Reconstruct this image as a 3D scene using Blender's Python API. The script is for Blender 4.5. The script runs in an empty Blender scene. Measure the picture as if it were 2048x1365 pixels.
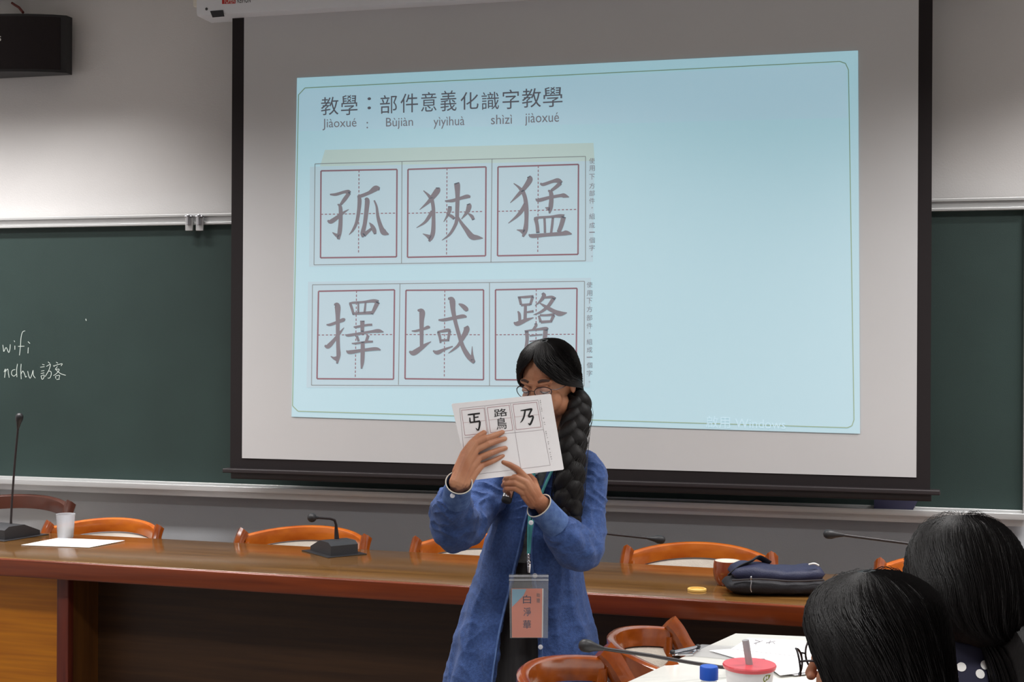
import bpy, bmesh, math, random
import numpy as np
from mathutils import Vector, Matrix, noise
random.seed(7)
sc = bpy.context.scene
COL = sc.collection
PI = math.pi
# ---------------------------------------------------------------- camera
F = 2700.0; CX = 1024.0; CY = 682.5; EYE = 1.56
TH = math.radians(14.4); RO = math.radians(0.28)
Dv = Vector((-math.sin(TH), math.cos(TH), 0)); Rh = Vector((math.cos(TH), math.sin(TH), 0)); Uz = Vector((0, 0, 1))
Rv = Rh*math.cos(RO) + Uz*math.sin(RO); Uv = Uz*math.cos(RO) - Rh*math.sin(RO); EYEP = Vector((0, 0, EYE))
cam_d = bpy.data.cameras.new('camera'); cam = bpy.data.objects.new('camera', cam_d); COL.objects.link(cam)
cam_d.sensor_width = 36; cam_d.lens = F/2048*36; cam_d.clip_start = 0.05; cam_d.clip_end = 100
cam.matrix_world = Matrix(((Rv.x, Uv.x, -Dv.x, 0), (Rv.y, Uv.y, -Dv.y, 0), (Rv.z, Uv.z, -Dv.z, EYE), (0, 0, 0, 1)))
sc.camera = cam
cam_d.dof.use_dof = False
# ---------------------------------------------------------------- world, lights, exposure
w = bpy.data.worlds.new('world'); sc.world = w; w.use_nodes = True
w.node_tree.nodes['Background'].inputs[0].default_value = (0.9, 0.92, 1.0, 1)
w.node_tree.nodes['Background'].inputs[1].default_value = 0.0
sc.view_settings.view_transform = 'Standard'; sc.view_settings.look = 'None'
sc.view_settings.gamma = 1; sc.view_settings.use_curve_mapping = False
sc.view_settings.exposure = 0.0
CEIL = 3.25
def area(name, x, y, z, sx, sy, power, col=(1, .985, .97), spread=150, rot=(0, 0, 0)):
    l = bpy.data.lights.new(name, 'AREA'); l.shape = 'RECTANGLE'; l.size = sx; l.size_y = sy; l.energy = power
    l.color = col; l.spread = math.radians(spread)
    o = bpy.data.objects.new(name, l); COL.objects.link(o); o.location = (x, y, z); o.rotation_euler = rot
    return o
for x in (-3.9, -1.5, 0.9):
    area('ceiling_lamp', x, 3.95, CEIL-.03, 1.2, .30, 32, spread=126)
    area('ceiling_lamp', x, 1.4, CEIL-.03, 1.2, .30, 33, spread=136)
    area('ceiling_lamp', x, -1.2, CEIL-.03, 1.2, .30, 11, spread=150)
for x, sx in ((-3.95, 1.8), (1.65, 1.6)): area('board_lamp', x, 4.72, CEIL-.03, sx, .10, 34, spread=100)
# ---------------------------------------------------------------- projection helpers (pixel ray -> real point on a real surface)
def ray(px, py): return Dv + Rv*((px-CX)/F) + Uv*((CY-py)/F)
def onz(px, py, z): v = ray(px, py); return EYEP + v*((z-EYE)/v.z)
def ony(px, py, y): v = ray(px, py); return EYEP + v*(y/v.y)
def dep(px, py, D): return EYEP + ray(px, py)*D
# ---------------------------------------------------------------- materials
def lin(c): return tuple(((v/255)/12.92 if v/255 <= .04045 else ((v/255+.055)/1.055)**2.4) for v in c)
def mat(name, rgb, rough=.6, metal=0, bump=0, bscale=50, var=0, vscale=5, stretch=(1, 1, 1), coat=0, emis=None, estr=0, trans=0, alpha=1, spec=.5, rgb2=None, ior=1.45, sheen=0, bstretch=None):
    m = bpy.data.materials.new(name); m.use_nodes = True; nt = m.node_tree; p = nt.nodes['Principled BSDF']
    c = lin(rgb); p.inputs['Base Color'].default_value = (*c, 1); p.inputs['Roughness'].default_value = rough
    p.inputs['Metallic'].default_value = metal; p.inputs['Coat Weight'].default_value = coat; p.inputs['Coat Roughness'].default_value = .12
    p.inputs['Transmission Weight'].default_value = trans; p.inputs['Alpha'].default_value = alpha; p.inputs['IOR'].default_value = ior
    p.inputs['Specular IOR Level'].default_value = spec; p.inputs['Sheen Weight'].default_value = sheen
    if emis: p.inputs['Emission Color'].default_value = (*emis, 1); p.inputs['Emission Strength'].default_value = estr
    tc = nt.nodes.new('ShaderNodeTexCoord')
    def nz(scale, st, detail=4):
        mp = nt.nodes.new('ShaderNodeMapping'); mp.inputs['Scale'].default_value = st
        n = nt.nodes.new('ShaderNodeTexNoise'); n.inputs['Scale'].default_value = scale; n.inputs['Detail'].default_value = detail
        nt.links.new(tc.outputs['Object'], mp.inputs[0]); nt.links.new(mp.outputs[0], n.inputs['Vector']); return n
    if var or rgb2:
        n = nz(vscale, stretch); r = nt.nodes.new('ShaderNodeValToRGB')
        c2 = lin(rgb2) if rgb2 else tuple(max(0, v*(1-var)) for v in c); c1 = c if rgb2 else tuple(min(1, v*(1+var)) for v in c)
        r.color_ramp.elements[0].position = .32; r.color_ramp.elements[1].position = .68
        r.color_ramp.elements[0].color = (*c2, 1); r.color_ramp.elements[1].color = (*c1, 1)
        nt.links.new(n.outputs['Fac'], r.inputs[0]); nt.links.new(r.outputs[0], p.inputs['Base Color'])
    if bump:
        n = nz(bscale, bstretch or stretch, 3); b = nt.nodes.new('ShaderNodeBump'); b.inputs['Strength'].default_value = bump; b.inputs['Distance'].default_value = .004
        nt.links.new(n.outputs['Fac'], b.inputs['Height']); nt.links.new(b.outputs[0], p.inputs['Normal'])
    return m
M = {}
M['wall'] = mat('painted plaster', (214, 211, 210), .9, bump=.15, bscale=160, var=.04, vscale=1.5)
M['lower_wall'] = mat('lower wall grey', (184, 186, 190), .8, bump=.15, bscale=160, var=.04, vscale=2)  # lower band, slightly darker and greyer than the wall above
M['floor'] = mat('floor tile', (92, 90, 90), .5, var=.1)
M['ceil'] = mat('ceiling paint', (215, 212, 205), .9)
M['board'] = mat('green chalkboard', (42, 58, 55), .55, var=.10, vscale=2.2, bump=.1, bscale=300, spec=.4)
M['alu'] = mat('aluminium', (205, 205, 205), .35, metal=.55, var=.03, vscale=40, stretch=(.05, 1, 1))
M['screen'] = mat('matte screen fabric', (204, 203, 204), .95, var=.015, vscale=2)
M['black'] = mat('black fabric edge', (26, 18, 20), .8)
M['blackmetal'] = mat('black painted metal', (46, 40, 42), .42, var=.05)
M['blackplastic'] = mat('black plastic', (40, 39, 41), .45, bump=.1, bscale=400)
M['greyplastic'] = mat('grey plastic', (50, 50, 53), .5, bump=.1, bscale=400)
M['housing'] = mat('white enamelled housing', (226, 227, 232), .5)
M['red'] = mat('red label', (190, 40, 35), .6)
M['white'] = mat('white print', (230, 228, 225), .7)
M['ink'] = mat('black ink', (22, 20, 22), .7)
M['desk_top'] = mat('varnished brown wood top', (126, 88, 44), .16, rgb2=(98, 66, 32), vscale=3, stretch=(.6, 9, 9), bump=.02, bscale=20, coat=.5, bstretch=(1, 8, 8))
M['desk_edge'] = mat('varnished red wood edge', (128, 54, 16), .24, rgb2=(98, 38, 11), vscale=4, stretch=(.5, 12, 12), coat=.4)
M['desk_panel'] = mat('orange wood panel', (226, 140, 18), .4, rgb2=(196, 112, 12), vscale=4, stretch=(.5, 10, 14), coat=.15)
M['desk_post'] = mat('red brown wood post', (120, 48, 30), .4, rgb2=(92, 34, 24), vscale=4, stretch=(14, 14, .6), coat=.2)
M['desk_inner'] = mat('brown wood side panel', (120, 74, 30), .45, rgb2=(98, 58, 24), vscale=4, stretch=(12, 10, .6))
M['desk_dark'] = mat('dark brown wood panel', (74, 48, 26), .45, rgb2=(58, 36, 20), vscale=4, stretch=(.5, 10, 12))
M['chair_wood'] = mat('orange varnished beech', (204, 110, 36), .2, rgb2=(176, 84, 26), vscale=7, stretch=(1, 3, 3), coat=.6)
M['chair_wood2'] = mat('brown varnished beech', (158, 78, 22), .16, rgb2=(128, 56, 14), vscale=7, stretch=(1, 3, 3), coat=.7)
M['chair_shaded'] = mat('shaded chair varnish', (78, 40, 28), .35, rgb2=(60, 30, 22), vscale=7, coat=.3)  # same type of chair; the shade by the wall is put into this dark colour
M['cushion'] = mat('cream upholstery', (222, 212, 200), .85, bump=.35, bscale=260, var=.05, vscale=30)
M['paper'] = mat('white paper', (238, 236, 238), .8)
M['table'] = mat('cream laminate', (236, 235, 228), .3, var=.02, coat=.2)
M['tableedge'] = mat('table edge banding', (190, 180, 160), .5)
M['skin'] = mat('skin', (186, 132, 100), .5, rgb2=(166, 108, 78), vscale=18, bump=.12, bscale=260)
M['skin2'] = mat('audience skin', (190, 134, 104), .5, rgb2=(178, 120, 92), vscale=18)
for k in ('skin', 'skin2'):
    p = M[k].node_tree.nodes['Principled BSDF']; p.inputs['Subsurface Weight'].default_value = .12; p.inputs['Subsurface Radius'].default_value = (.01, .004, .002); p.inputs['Subsurface Scale'].default_value = .5
M['nail'] = mat('fingernail', (222, 172, 150), .3)
M['hair'] = mat('black hair', (13, 9, 9), .5, spec=.3, bump=.25, bscale=60, stretch=(9, 9, .5))
M['hair2'] = mat('brown black hair', (15, 12, 12), .46, spec=.35, bump=.25, bscale=60, stretch=(9, 9, .5))
M['denim'] = mat('blue denim', (62, 90, 148), .85, rgb2=(46, 70, 122), vscale=140, bump=.5, bscale=420, sheen=.1)
M['denim_pale'] = mat('faded denim seam', (92, 120, 172), .85, rgb2=(66, 92, 144), vscale=60, bump=.4, bscale=420)
M['cuffline'] = mat('cream cuff lining', (196, 190, 178), .8)
M['button'] = mat('pearl button', (205, 205, 212), .3)
M['dress'] = mat('charcoal dress', (52, 50, 50), .85, rgb2=(36, 34, 36), vscale=8, stretch=(6, 6, .6))
M['shirt'] = mat('grey print top', (120, 124, 122), .85, rgb2=(66, 68, 70), vscale=60)
M['frame'] = mat('dark glasses wire', (52, 46, 50), .35, metal=.6)
M['eyewhite'] = mat('eye white', (205, 195, 188), .3)
M['brow'] = mat('eyebrow', (70, 48, 40), .8)
M['lips'] = mat('lips', (170, 92, 84), .5)
M['teal'] = mat('teal lanyard', (84, 170, 168), .7, bump=.3, bscale=500)
M['chrome'] = mat('chrome', (200, 200, 205), .18, metal=1)
M['salmon'] = mat('salmon badge card', (232, 140, 112), .6, var=.03, vscale=20)
M['skyblue'] = mat('pale blue badge corner', (140, 190, 214), .6)
M['badgeink'] = mat('badge ink', (50, 44, 82), .7)
M['navy'] = mat('navy nylon', (36, 39, 66), .55, bump=.3, bscale=300)
M['blacknylon'] = mat('black nylon', (26, 24, 30), .6, bump=.3, bscale=300)
M['bowl'] = mat('brown glazed wood', (150, 72, 34), .18, rgb2=(118, 52, 26), vscale=10, coat=.6)
M['cream'] = mat('cream lining', (226, 220, 208), .5)
M['coaster'] = mat('yellow wood ring', (222, 180, 96), .5)
M['redlid'] = mat('red plastic lid', (214, 76, 84), .35, coat=.2)
M['cupwhite'] = mat('white paper cup', (228, 226, 228), .5)
M['leaf'] = mat('green leaf print', (120, 130, 40), .6)
M['bluecap'] = mat('blue bottle cap', (38, 86, 190), .35)
M['navydot'] = mat('navy cloth', (30, 30, 52), .8)
M['maroon'] = mat('dark red knit', (70, 34, 42), .85)
M['label_blue'] = mat('blue booklet cover', (120, 176, 220), .5)
M['chalk'] = mat('chalk', (196, 206, 200), .95)
M['cable'] = mat('dark red cable', (110, 50, 46), .6)
M['grill'] = mat('speaker cloth', (30, 22, 24), .85, bump=.4, bscale=500)
M['blind'] = mat('dark indigo plastic', (34, 31, 58), .4)
def glassy(name, rgb, alpha, rough=.15):
    m = mat(name, rgb, rough, alpha=alpha); return m
M['pouch'] = glassy('clear vinyl', (210, 214, 216), .18, .12)
M['lens'] = glassy('glasses lens', (220, 225, 235), .12, .03)
M['cupclear'] = glassy('frosted plastic cup', (205, 208, 214), .42, .25)
M['tea'] = mat('pale tea', (170, 150, 110), .1, alpha=.6)
M['bottle'] = glassy('clear bottle', (200, 214, 226), .35, .08)
M['strawm'] = glassy('grey translucent straw', (170, 168, 170), .85, .4)
M['acryl'] = glassy('clear acrylic board', (205, 205, 207), .3, .1)
def light_mat(name, base, em, s=1.0):   # a patch of the screen that the projector lights
    return mat(name, base, .95, emis=em, estr=s)
SL = (168, 168, 170)
M['slide'] = light_mat('projected slide light', SL, (.20, .39, .455), 1)
M['slide_head'] = light_mat('projected header light', SL, (.215, .38, .46), 1)
M['slide_photo'] = light_mat('projected scan light', (168, 166, 172), (.20, .34, .385), 1)
M['slide_beige'] = light_mat('projected beige light', (166, 168, 164), (.22, .33, .32), 1)
M['p_grey'] = light_mat('projected grey lettering', (128, 114, 118), (.07, .085, .10), 1)
M['p_dark'] = light_mat('projected dark lettering', (116, 98, 102), (.03, .05, .065), 1)
M['p_red'] = light_mat('projected red line', (150, 104, 108), (.05, .05, .07), 1)
M['p_line'] = light_mat('projected fine line', (150, 140, 140), (.04, .09, .10), 1)
M['p_olive'] = light_mat('projected olive line', (165, 170, 140), (.04, .11, .09), 1)
M['p_pale'] = light_mat('projected watermark', (178, 178, 182), (.25, .43, .50), 1)
M['c_line'] = mat('thin printed line', (150, 136, 142), .8)
M['c_red'] = mat('thin red printed line', (168, 110, 118), .8)
M['c_grey'] = mat('grey print', (110, 104, 108), .8)
# ---------------------------------------------------------------- object helpers
def thing(name, loc, label, cat, group=None, rz=0):
    o = bpy.data.objects.new(name, None); COL.objects.link(o); o.location = loc; o.rotation_euler = (0, 0, rz)
    o.empty_display_size = .05
    o['label'] = label; o['category'] = cat
    if group: o['group'] = group
    return o
def wmat(o):
    m = Matrix.LocRotScale(o.location, o.rotation_euler, o.scale)
    return wmat(o.parent) @ m if o.parent else m
class MB:
    def __init__(s): s.v = []; s.f = []
    def add(s, vs, fs):
        n = len(s.v); s.v += [tuple(v) for v in vs]; s.f += [tuple(i+n for i in f) for f in fs]; return s
    def box(s, c, d, rot=None, bev=0):
        c = Vector(c); hx, hy, hz = d[0]/2, d[1]/2, d[2]/2; R = rot or Matrix.Identity(3)
        if not bev:
            vs = [c + R @ Vector((x*hx, y*hy, z*hz)) for x in (-1, 1) for y in (-1, 1) for z in (-1, 1)]
            return s.add(vs, [(0, 1, 3, 2), (4, 6, 7, 5), (0, 4, 5, 1), (2, 3, 7, 6), (0, 2, 6, 4), (1, 5, 7, 3)])
        bm = bmesh.new(); bmesh.ops.create_cube(bm, size=1); bmesh.ops.scale(bm, vec=d, verts=bm.verts)
        bmesh.ops.bevel(bm, geom=bm.edges[:], offset=bev, segments=3, profile=.6, affect='EDGES')
        bm.verts.index_update(); s.add([c + R @ v.co for v in bm.verts], [[v.index for v in f.verts] for f in bm.faces]); bm.free(); return s
    def tube(s, path, rad, seg=12, caps=True, up=None, sx=1.0, fn=None):
        P = [Vector(p) for p in path]; n = len(P); R = rad if isinstance(rad, (list, tuple)) else [rad]*n
        rings = []; prev = None
        for i in range(n):
            t = (P[min(i+1, n-1)] - P[max(i-1, 0)]).normalized()
            if prev is None:
                a = Vector(up) if up else (Vector((0, 0, 1)) if abs(t.z) < .9 else Vector((1, 0, 0)))
                x = a.cross(t).normalized()
            else: x = (prev - t*prev.dot(t)).normalized()
            prev = x; y = t.cross(x)
            r = R[i]; ra, rb = (r if isinstance(r, tuple) else (r*sx, r))
            ring = []
            for k in range(seg):
                a = 2*PI*k/seg; q = 1 + (fn(i/(n-1), a) if fn else 0)
                ring.append(P[i] + (x*math.cos(a)*ra + y*math.sin(a)*rb)*q)
            rings.append(ring)
        return s.loft(rings, True, caps)
    def loft(s, rings, closed=True, caps=True):
        n = len(rings[0]); vs = [v for r in rings for v in r]; fs = []
        for i in range(len(rings)-1):
            for k in range(n if closed else n-1):
                k2 = (k+1) % n; fs.append((i*n+k, i*n+k2, (i+1)*n+k2, (i+1)*n+k))
        if caps and closed:
            fs.append(tuple(range(n))[::-1]); m = (len(rings)-1)*n; fs.append(tuple(m+k for k in range(n)))
        return s.add(vs, fs)
    def cap(s, path, rad, seg=14):     # tapered limb with rounded ends
        P = [Vector(p) for p in path]; R = list(rad) if isinstance(rad, (list, tuple)) else [rad]*len(P)
        d0 = (P[0]-P[1]).normalized(); d1 = (P[-1]-P[-2]).normalized(); h = []; hr = []; tt = []; tr = []
        for a in (80, 55, 28):
            a = math.radians(a); h.append(P[0]+d0*R[0]*math.sin(a)); hr.append(R[0]*math.cos(a))
            tt.insert(0, P[-1]+d1*R[-1]*math.sin(a)); tr.insert(0, R[-1]*math.cos(a))
        return s.tube(h+P+tt, hr+R+tr, seg)
    def ell(s, c, r, rot=None, nu=20, nv=14):
        c = Vector(c); R = rot or Matrix.Identity(3); rings = []
        for i in range(nv+1):
            a = -PI/2 + PI*i/nv; a = max(min(a, PI/2-.02), -PI/2+.02)
            rings.append([c + R @ Vector((r[0]*math.cos(a)*math.cos(b), r[1]*math.cos(a)*math.sin(b), r[2]*math.sin(a))) for b in (2*PI*k/nu for k in range(nu))])
        return s.loft(rings)
    def lathe(s, prof, c=(0, 0, 0), seg=32, caps=False, sx=1, sy=1):
        c = Vector(c)
        return s.loft([[c + Vector((r*sx*math.cos(2*PI*k/seg), r*sy*math.sin(2*PI*k/seg), z)) for k in range(seg)] for r, z in prof], True, caps)
    def prism(s, poly, z0, z1, bev=0):
        n = len(poly)
        if bev:
            c = Vector((sum(p[0] for p in poly)/n, sum(p[1] for p in poly)/n))
            def ins(d): return [(Vector(p[:2]) + (c-Vector(p[:2])).normalized()*d) for p in poly]
            lv = [(ins(bev), z0), (ins(0), z0+bev), (ins(0), z1-bev), (ins(bev*.3), z1-bev*.3), (ins(bev), z1)]
            return s.loft([[(p[0], p[1], z) for p in q] for q, z in lv])
        return s.loft([[(p[0], p[1], z0) for p in poly], [(p[0], p[1], z1) for p in poly]])
    def quad(s, a, b, c, d): return s.add([a, b, c, d], [(0, 1, 2, 3)])
    def mesh(s, name):
        me = bpy.data.meshes.new(name); me.from_pydata([tuple(v) for v in s.v], [], s.f)
        bm = bmesh.new(); bm.from_mesh(me); bmesh.ops.recalc_face_normals(bm, faces=bm.faces); bm.to_mesh(me); bm.free(); return me
    def obj(s, name, m, parent=None, smooth=True, local=False, **kw):
        return put(name, s.mesh(name), m, parent, smooth, local, **kw)
def put(name, me, m, parent=None, smooth=True, local=False, label=None, cat=None, group=None, kind=None, origin=None):
    o = bpy.data.objects.new(name, me); COL.objects.link(o)
    for mm in (m if isinstance(m, list) else [m]): me.materials.append(mm)
    if parent is not None:
        if not local: me.transform(wmat(parent).inverted())
        o.parent = parent
    elif origin is not None:
        me.transform(Matrix.Translation(-Vector(origin))); o.location = origin
    if smooth:
        me.polygons.foreach_set('use_smooth', [True]*len(me.polygons))
        try: me.set_sharp_from_angle(angle=math.radians(42))
        except Exception: pass
    if label: o['label'] = label
    if cat: o['category'] = cat
    if group: o['group'] = group
    if kind: o['kind'] = kind
    return o
def remesh(mb, vox, smooth=2, fac=.5, disp=None):
    me = mb.mesh('tmp'); o = bpy.data.objects.new('tmp', me); COL.objects.link(o)
    r = o.modifiers.new('r', 'REMESH'); r.mode = 'VOXEL'; r.voxel_size = vox
    if smooth: q = o.modifiers.new('s', 'SMOOTH'); q.iterations = smooth; q.factor = fac
    dg = bpy.context.evaluated_depsgraph_get(); out = bpy.data.meshes.new_from_object(o.evaluated_get(dg))
    bpy.data.objects.remove(o); bpy.data.meshes.remove(me)
    if disp:
        nn = [v.normal.copy() for v in out.vertices]
        for v, n in zip(out.vertices, nn): v.co += n*disp(v.co, n)
    return out
def join(meshes, name='joined'):
    bm = bmesh.new()
    for m in meshes: bm.from_mesh(m)
    me = bpy.data.meshes.new(name); bm.to_mesh(me); bm.free(); return me
def copy_tree(o, parent=None):
    c = o.copy(); COL.objects.link(c)
    if parent is not None: c.parent = parent
    for ch in [x for x in bpy.data.objects if x.parent == o]: copy_tree(ch, c)
    return c
def cat_rom(P, sub=6):
    P = [np.array(p, float) for p in P]; out = []
    Q = [2*P[0]-P[1]] + P + [2*P[-1]-P[-2]]
    for i in range(1, len(Q)-2):
        for k in range(sub):
            t = k/sub; a, b, c, d = Q[i-1], Q[i], Q[i+1], Q[i+2]
            out.append(.5*((2*b)+(-a+c)*t+(2*a-5*b+4*c-d)*t*t+(-a+3*b-3*c+d)*t**3))
    out.append(P[-1]); return out
# flat print: strokes and glyphs given in the plane's own picture coordinates and dropped on that plane
def stroke(mb, pts, fn, sub=5, lift=0.0):
    C = cat_rom(pts, sub); n = len(C); L = []; Rr = []
    for i in range(n):
        t = C[min(i+1, n-1)][:2] - C[max(i-1, 0)][:2]; l = np.hypot(*t) or 1; nn = np.array((-t[1], t[0]))/l; h = max(C[i][2], 0.2)/2
        L.append(C[i][:2]+nn*h); Rr.append(C[i][:2]-nn*h)
    vs = []; 
    def head(p, q, flip):
        c = (p+q)/2; r = (p-q)/2; o = np.array((-r[1], r[0]))*(1 if flip else -1); return [c + r*math.cos(a)+o*math.sin(a)*.6 for a in (PI*.25, PI*.5, PI*.75)]
    outl = L + head(L[-1], Rr[-1], True)[::1] + Rr[::-1] 
    quads = [(L[i], L[i+1], Rr[i+1], Rr[i]) for i in range(n-1)]
    for q in quads: mb.add([fn(p[0], p[1], lift) for p in q], [(0, 1, 2, 3)])
    for a, b, fl in ((L[0], Rr[0], True), (L[-1], Rr[-1], False)):
        for flip in (fl,):
            c = head(a, b, not flip); mb.add([fn(p[0], p[1], lift) for p in [a]+c+[b]], [(0, 1, 2, 3, 4)])
_gl = {}
def glyph(txt):
    if txt not in _gl:
        c = bpy.data.curves.new('t', 'FONT'); c.body = txt; c.resolution_u = 4; o = bpy.data.objects.new('t', c); COL.objects.link(o)
        dg = bpy.context.evaluated_depsgraph_get(); m = bpy.data.meshes.new_from_object(o.evaluated_get(dg))
        v = np.array([x.co[:2] for x in m.vertices]); f = [tuple(p.vertices) for p in m.polygons]
        lo = v.min(0); hi = v.max(0); _gl[txt] = ((v-lo)/np.maximum(hi-lo, 1e-6), f)
        bpy.data.objects.remove(o); bpy.data.curves.remove(c)
    return _gl[txt]
def text(mb, txt, q, fn, lift=0.0):    # q: TL,TR,BR,BL
    v, f = glyph(txt); TL, TR, BR, BL = [np.array(p, float) for p in q]; pts = []
    for x, y in v:
        p = (BL*(1-x)+BR*x)*(1-y) + (TL*(1-x)+TR*x)*y; pts.append(fn(p[0], p[1], lift))
    mb.add(pts, f)
def rq(x0, y0, x1, y1, sl=0): return ((x0, y0), (x1, y0+(x1-x0)*sl), (x1, y1+(x1-x0)*sl), (x0, y1))
def line(mb, p, q, w, fn, lift=0.0, dash=0):
    p = np.array(p, float); q = np.array(q, float); d = q-p; L = np.hypot(*d); d /= L; n = np.array((-d[1], d[0]))*w/2; segs = [(0, L)]
    if dash: segs = [(k*dash, k*dash+dash*.6) for k in range(int(L/dash))]
    for a, b in segs:
        A = p+d*a; B = p+d*b; mb.add([fn(*(A+n), lift), fn(*(B+n), lift), fn(*(B-n), lift), fn(*(A-n), lift)], [(0, 1, 2, 3)])
# ================================================================ ROOM
WY = 5.458; X0, X1, Y0 = -4.9, 2.6, -3.2
def wallbox(name, c, d, m, smooth=False): return MB().box(c, d).obj(name, m, smooth=smooth, kind='structure')
wallbox('floor', ((X0+X1)/2, (Y0+WY)/2, -.05), (X1-X0+.2, WY-Y0+.2, .1), M['floor'])
wallbox('ceiling', ((X0+X1)/2, (Y0+WY)/2, CEIL+.05), (X1-X0+.2, WY-Y0+.2, .1), M['ceil'])
wallbox('wall_front', ((X0+X1)/2, WY+.05, CEIL/2), (X1-X0+.2, .1, CEIL), M['wall'])
wallbox('wall_left', (X0-.05, (Y0+WY)/2, CEIL/2), (.1, WY-Y0, CEIL), M['wall'])
wallbox('wall_right', (X1+.05, (Y0+WY)/2, CEIL/2), (.1, WY-Y0, CEIL), M['wall'])
wallbox('wall_back', ((X0+X1)/2, Y0-.05, CEIL/2), (X1-X0+.2, .1, CEIL), M['wall'])
MB().box(((X0+X1)/2, WY-.004, .45), (X1-X0, .008, .9)).obj('trim_1', M['lower_wall'], smooth=False, kind='structure')
MB().box(((X0+X1)/2, WY-.012, .05), (X1-X0, .02, .1)).obj('baseboard_front', M['desk_dark'], smooth=False, kind='structure')
zc = ony(0, 4, WY).z
MB().box(((X0+X1)/2, WY-.02, zc+.035), (X1-X0, .04, .05), bev=.004).obj('trim_2', M['blackmetal'], kind='structure')
# ---------------------------------------------------------------- chalkboard
BY = 5.42; BZ0, BZ1 = .912, 2.10; BXR = ony(2045, 1020, BY).x; BXL = -4.75
cb = thing('chalkboard', (-1.5, BY, BZ0), 'long dark green chalkboard behind the projection screen, with wifi note in chalk', 'chalkboard')
MB().box(((BXL+BXR)/2, BY+.014, (BZ0+BZ1)/2), (BXR-BXL, .028, BZ1-BZ0)).obj('writing_surface', M['board'], cb, smooth=False)
t = MB(); L = BXR-BXL; xc = (BXL+BXR)/2
t.box((xc, BY-.006, BZ1+.006), (L, .04, .012), bev=.002); t.box((xc, BY-.002, BZ1-.012), (L, .026, .022)); t.box((xc, BY-.008, BZ1-.030), (L, .040, .011), bev=.002)
t.obj('top_rail', M['alu'], cb)
t = MB(); t.box((xc, BY-.004, BZ0+.012), (L, .014, .012), bev=.002); t.box((xc, BY-.035, BZ0-.004), (L, .09, .008), bev=.002); t.box((xc, BY-.080, BZ0+.002), (L, .008, .024), bev=.002)
t.box((xc, BY-.055, BZ0-.022), (L, .006, .03)); t.obj('chalk_ledge', M['alu'], cb)
MB().box((BXR+.006, BY-.004, (BZ0+BZ1)/2), (.012, .03, BZ1-BZ0+.03), bev=.002).obj('end_rail', M['alu'], cb)
def fb(px, py, lift=0): return ony(px, py, BY-.0012-lift)
t = MB()
def cs(x, y, w=1.0): return (x/9.75, 640+y/9.75, w)
for s_ in [[(55, 490), (65, 560), (75, 620), (120, 540), (170, 640), (195, 560), (200, 480)], [(275, 405), (290, 435)], [(290, 505), (290, 585)], [(490, 215), (440, 240), (410, 350), (400, 500), (380, 695)],
           [(350, 520), (475, 515)], [(545, 425), (585, 465)], [(552, 540), (545, 655)],
           [(80, 1020), (105, 960), (100, 1030), (90, 1130)], [(100, 1020), (150, 960), (165, 1050), (180, 1130)], [(300, 970), (240, 990), (225, 1060), (270, 1100), (320, 1060)], [(340, 860), (325, 980), (330, 1120)],
           [(412, 860), (405, 1000), (415, 1160)], [(410, 1060), (445, 1000), (480, 1060), (500, 1120), (520, 1100)], [(540, 1000), (560, 1090), (590, 1140), (625, 1060), (645, 985), (650, 1080), (690, 1140)],
           [(825, 870), (870, 882)], [(785, 925), (870, 915)], [(800, 1000), (865, 992)], [(795, 1050), (865, 1035)], [(800, 1095), (860, 1080), (850, 1140), (820, 1160), (800, 1095)],
           [(935, 820), (975, 855)], [(905, 910), (975, 870), (985, 880)], [(985, 880), (955, 980), (880, 1110)], [(940, 1000), (990, 1010), (1000, 1060), (975, 1130), (930, 1140)],
           [(1095, 825), (1130, 850)], [(1040, 890), (1060, 920)], [(1050, 900), (1150, 870), (1215, 860), (1190, 900)], [(1120, 910), (1080, 970), (1140, 960), (1150, 990), (1090, 1060), (1040, 1090)], [(1095, 980), (1180, 1050), (1285, 1085)],
           [(1080, 1100), (1090, 1150)], [(1090, 1095), (1160, 1085), (1150, 1150)], [(1100, 1165), (1165, 1160)]]:
    stroke(t, [cs(x, y, 1.25) for x, y in s_], fb, 4)
t.obj('chalk_writing', M['chalk'], cb, smooth=False)
t = MB(); stroke(t, [(171.5, 638, 1.6), (172.5, 642, 1.6)], fb); t.obj('chalk_fleck', M['chalk'], cb, smooth=False)
for k, px in enumerate((386, 407)):
    x = ony(px, 448, BY).x; z0 = ony(px, 463, BY).z
    r = thing('board_clip', (x, BY-.03, z0), ['silver spring clip on the chalkboard top rail, left of the pair', 'silver spring clip on the chalkboard top rail, right of the pair'][k], 'clip', 'clips on the board rail')
    MB().box((x, BY-.034, z0+.028), (.036, .008, .056), bev=.003).obj('plate', M['alu'], r)
    t = MB(); t.box((x+.002, BY-.046, z0+.046), (.014, .018, .048), bev=.004); t.tube([(x-.016, BY-.040, z0+.062), (x+.016, BY-.040, z0+.062)], .006, 10); t.obj('lever', M['chrome'], r)
x = ony(1785, 1012, 5.37).x
r = thing('slab', (x, 5.37, BZ0+.001), 'thin dark indigo folder lying on the chalk ledge under the screen right end', 'slab')  # thin indigo piece sloping up towards the board, right end slanted
xa = ony(1748, 1010, 5.385).x; xb = ony(1838, 1010, 5.385).x
t = MB(); t.add([(xa, 5.345, BZ0+.002), (xb-.03, 5.345, BZ0+.002), (xb, 5.405, BZ0+.05), (xa, 5.405, BZ0+.05), (xa, 5.350, BZ0-.001), (xb-.03, 5.350, BZ0-.001), (xb, 5.410, BZ0+.047), (xa, 5.410, BZ0+.047)],
             [(0, 1, 2, 3), (7, 6, 5, 4), (0, 4, 5, 1), (1, 5, 6, 2), (2, 6, 7, 3), (3, 7, 4, 0)]); t.obj('cover', M['blind'], r, smooth=False)
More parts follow.
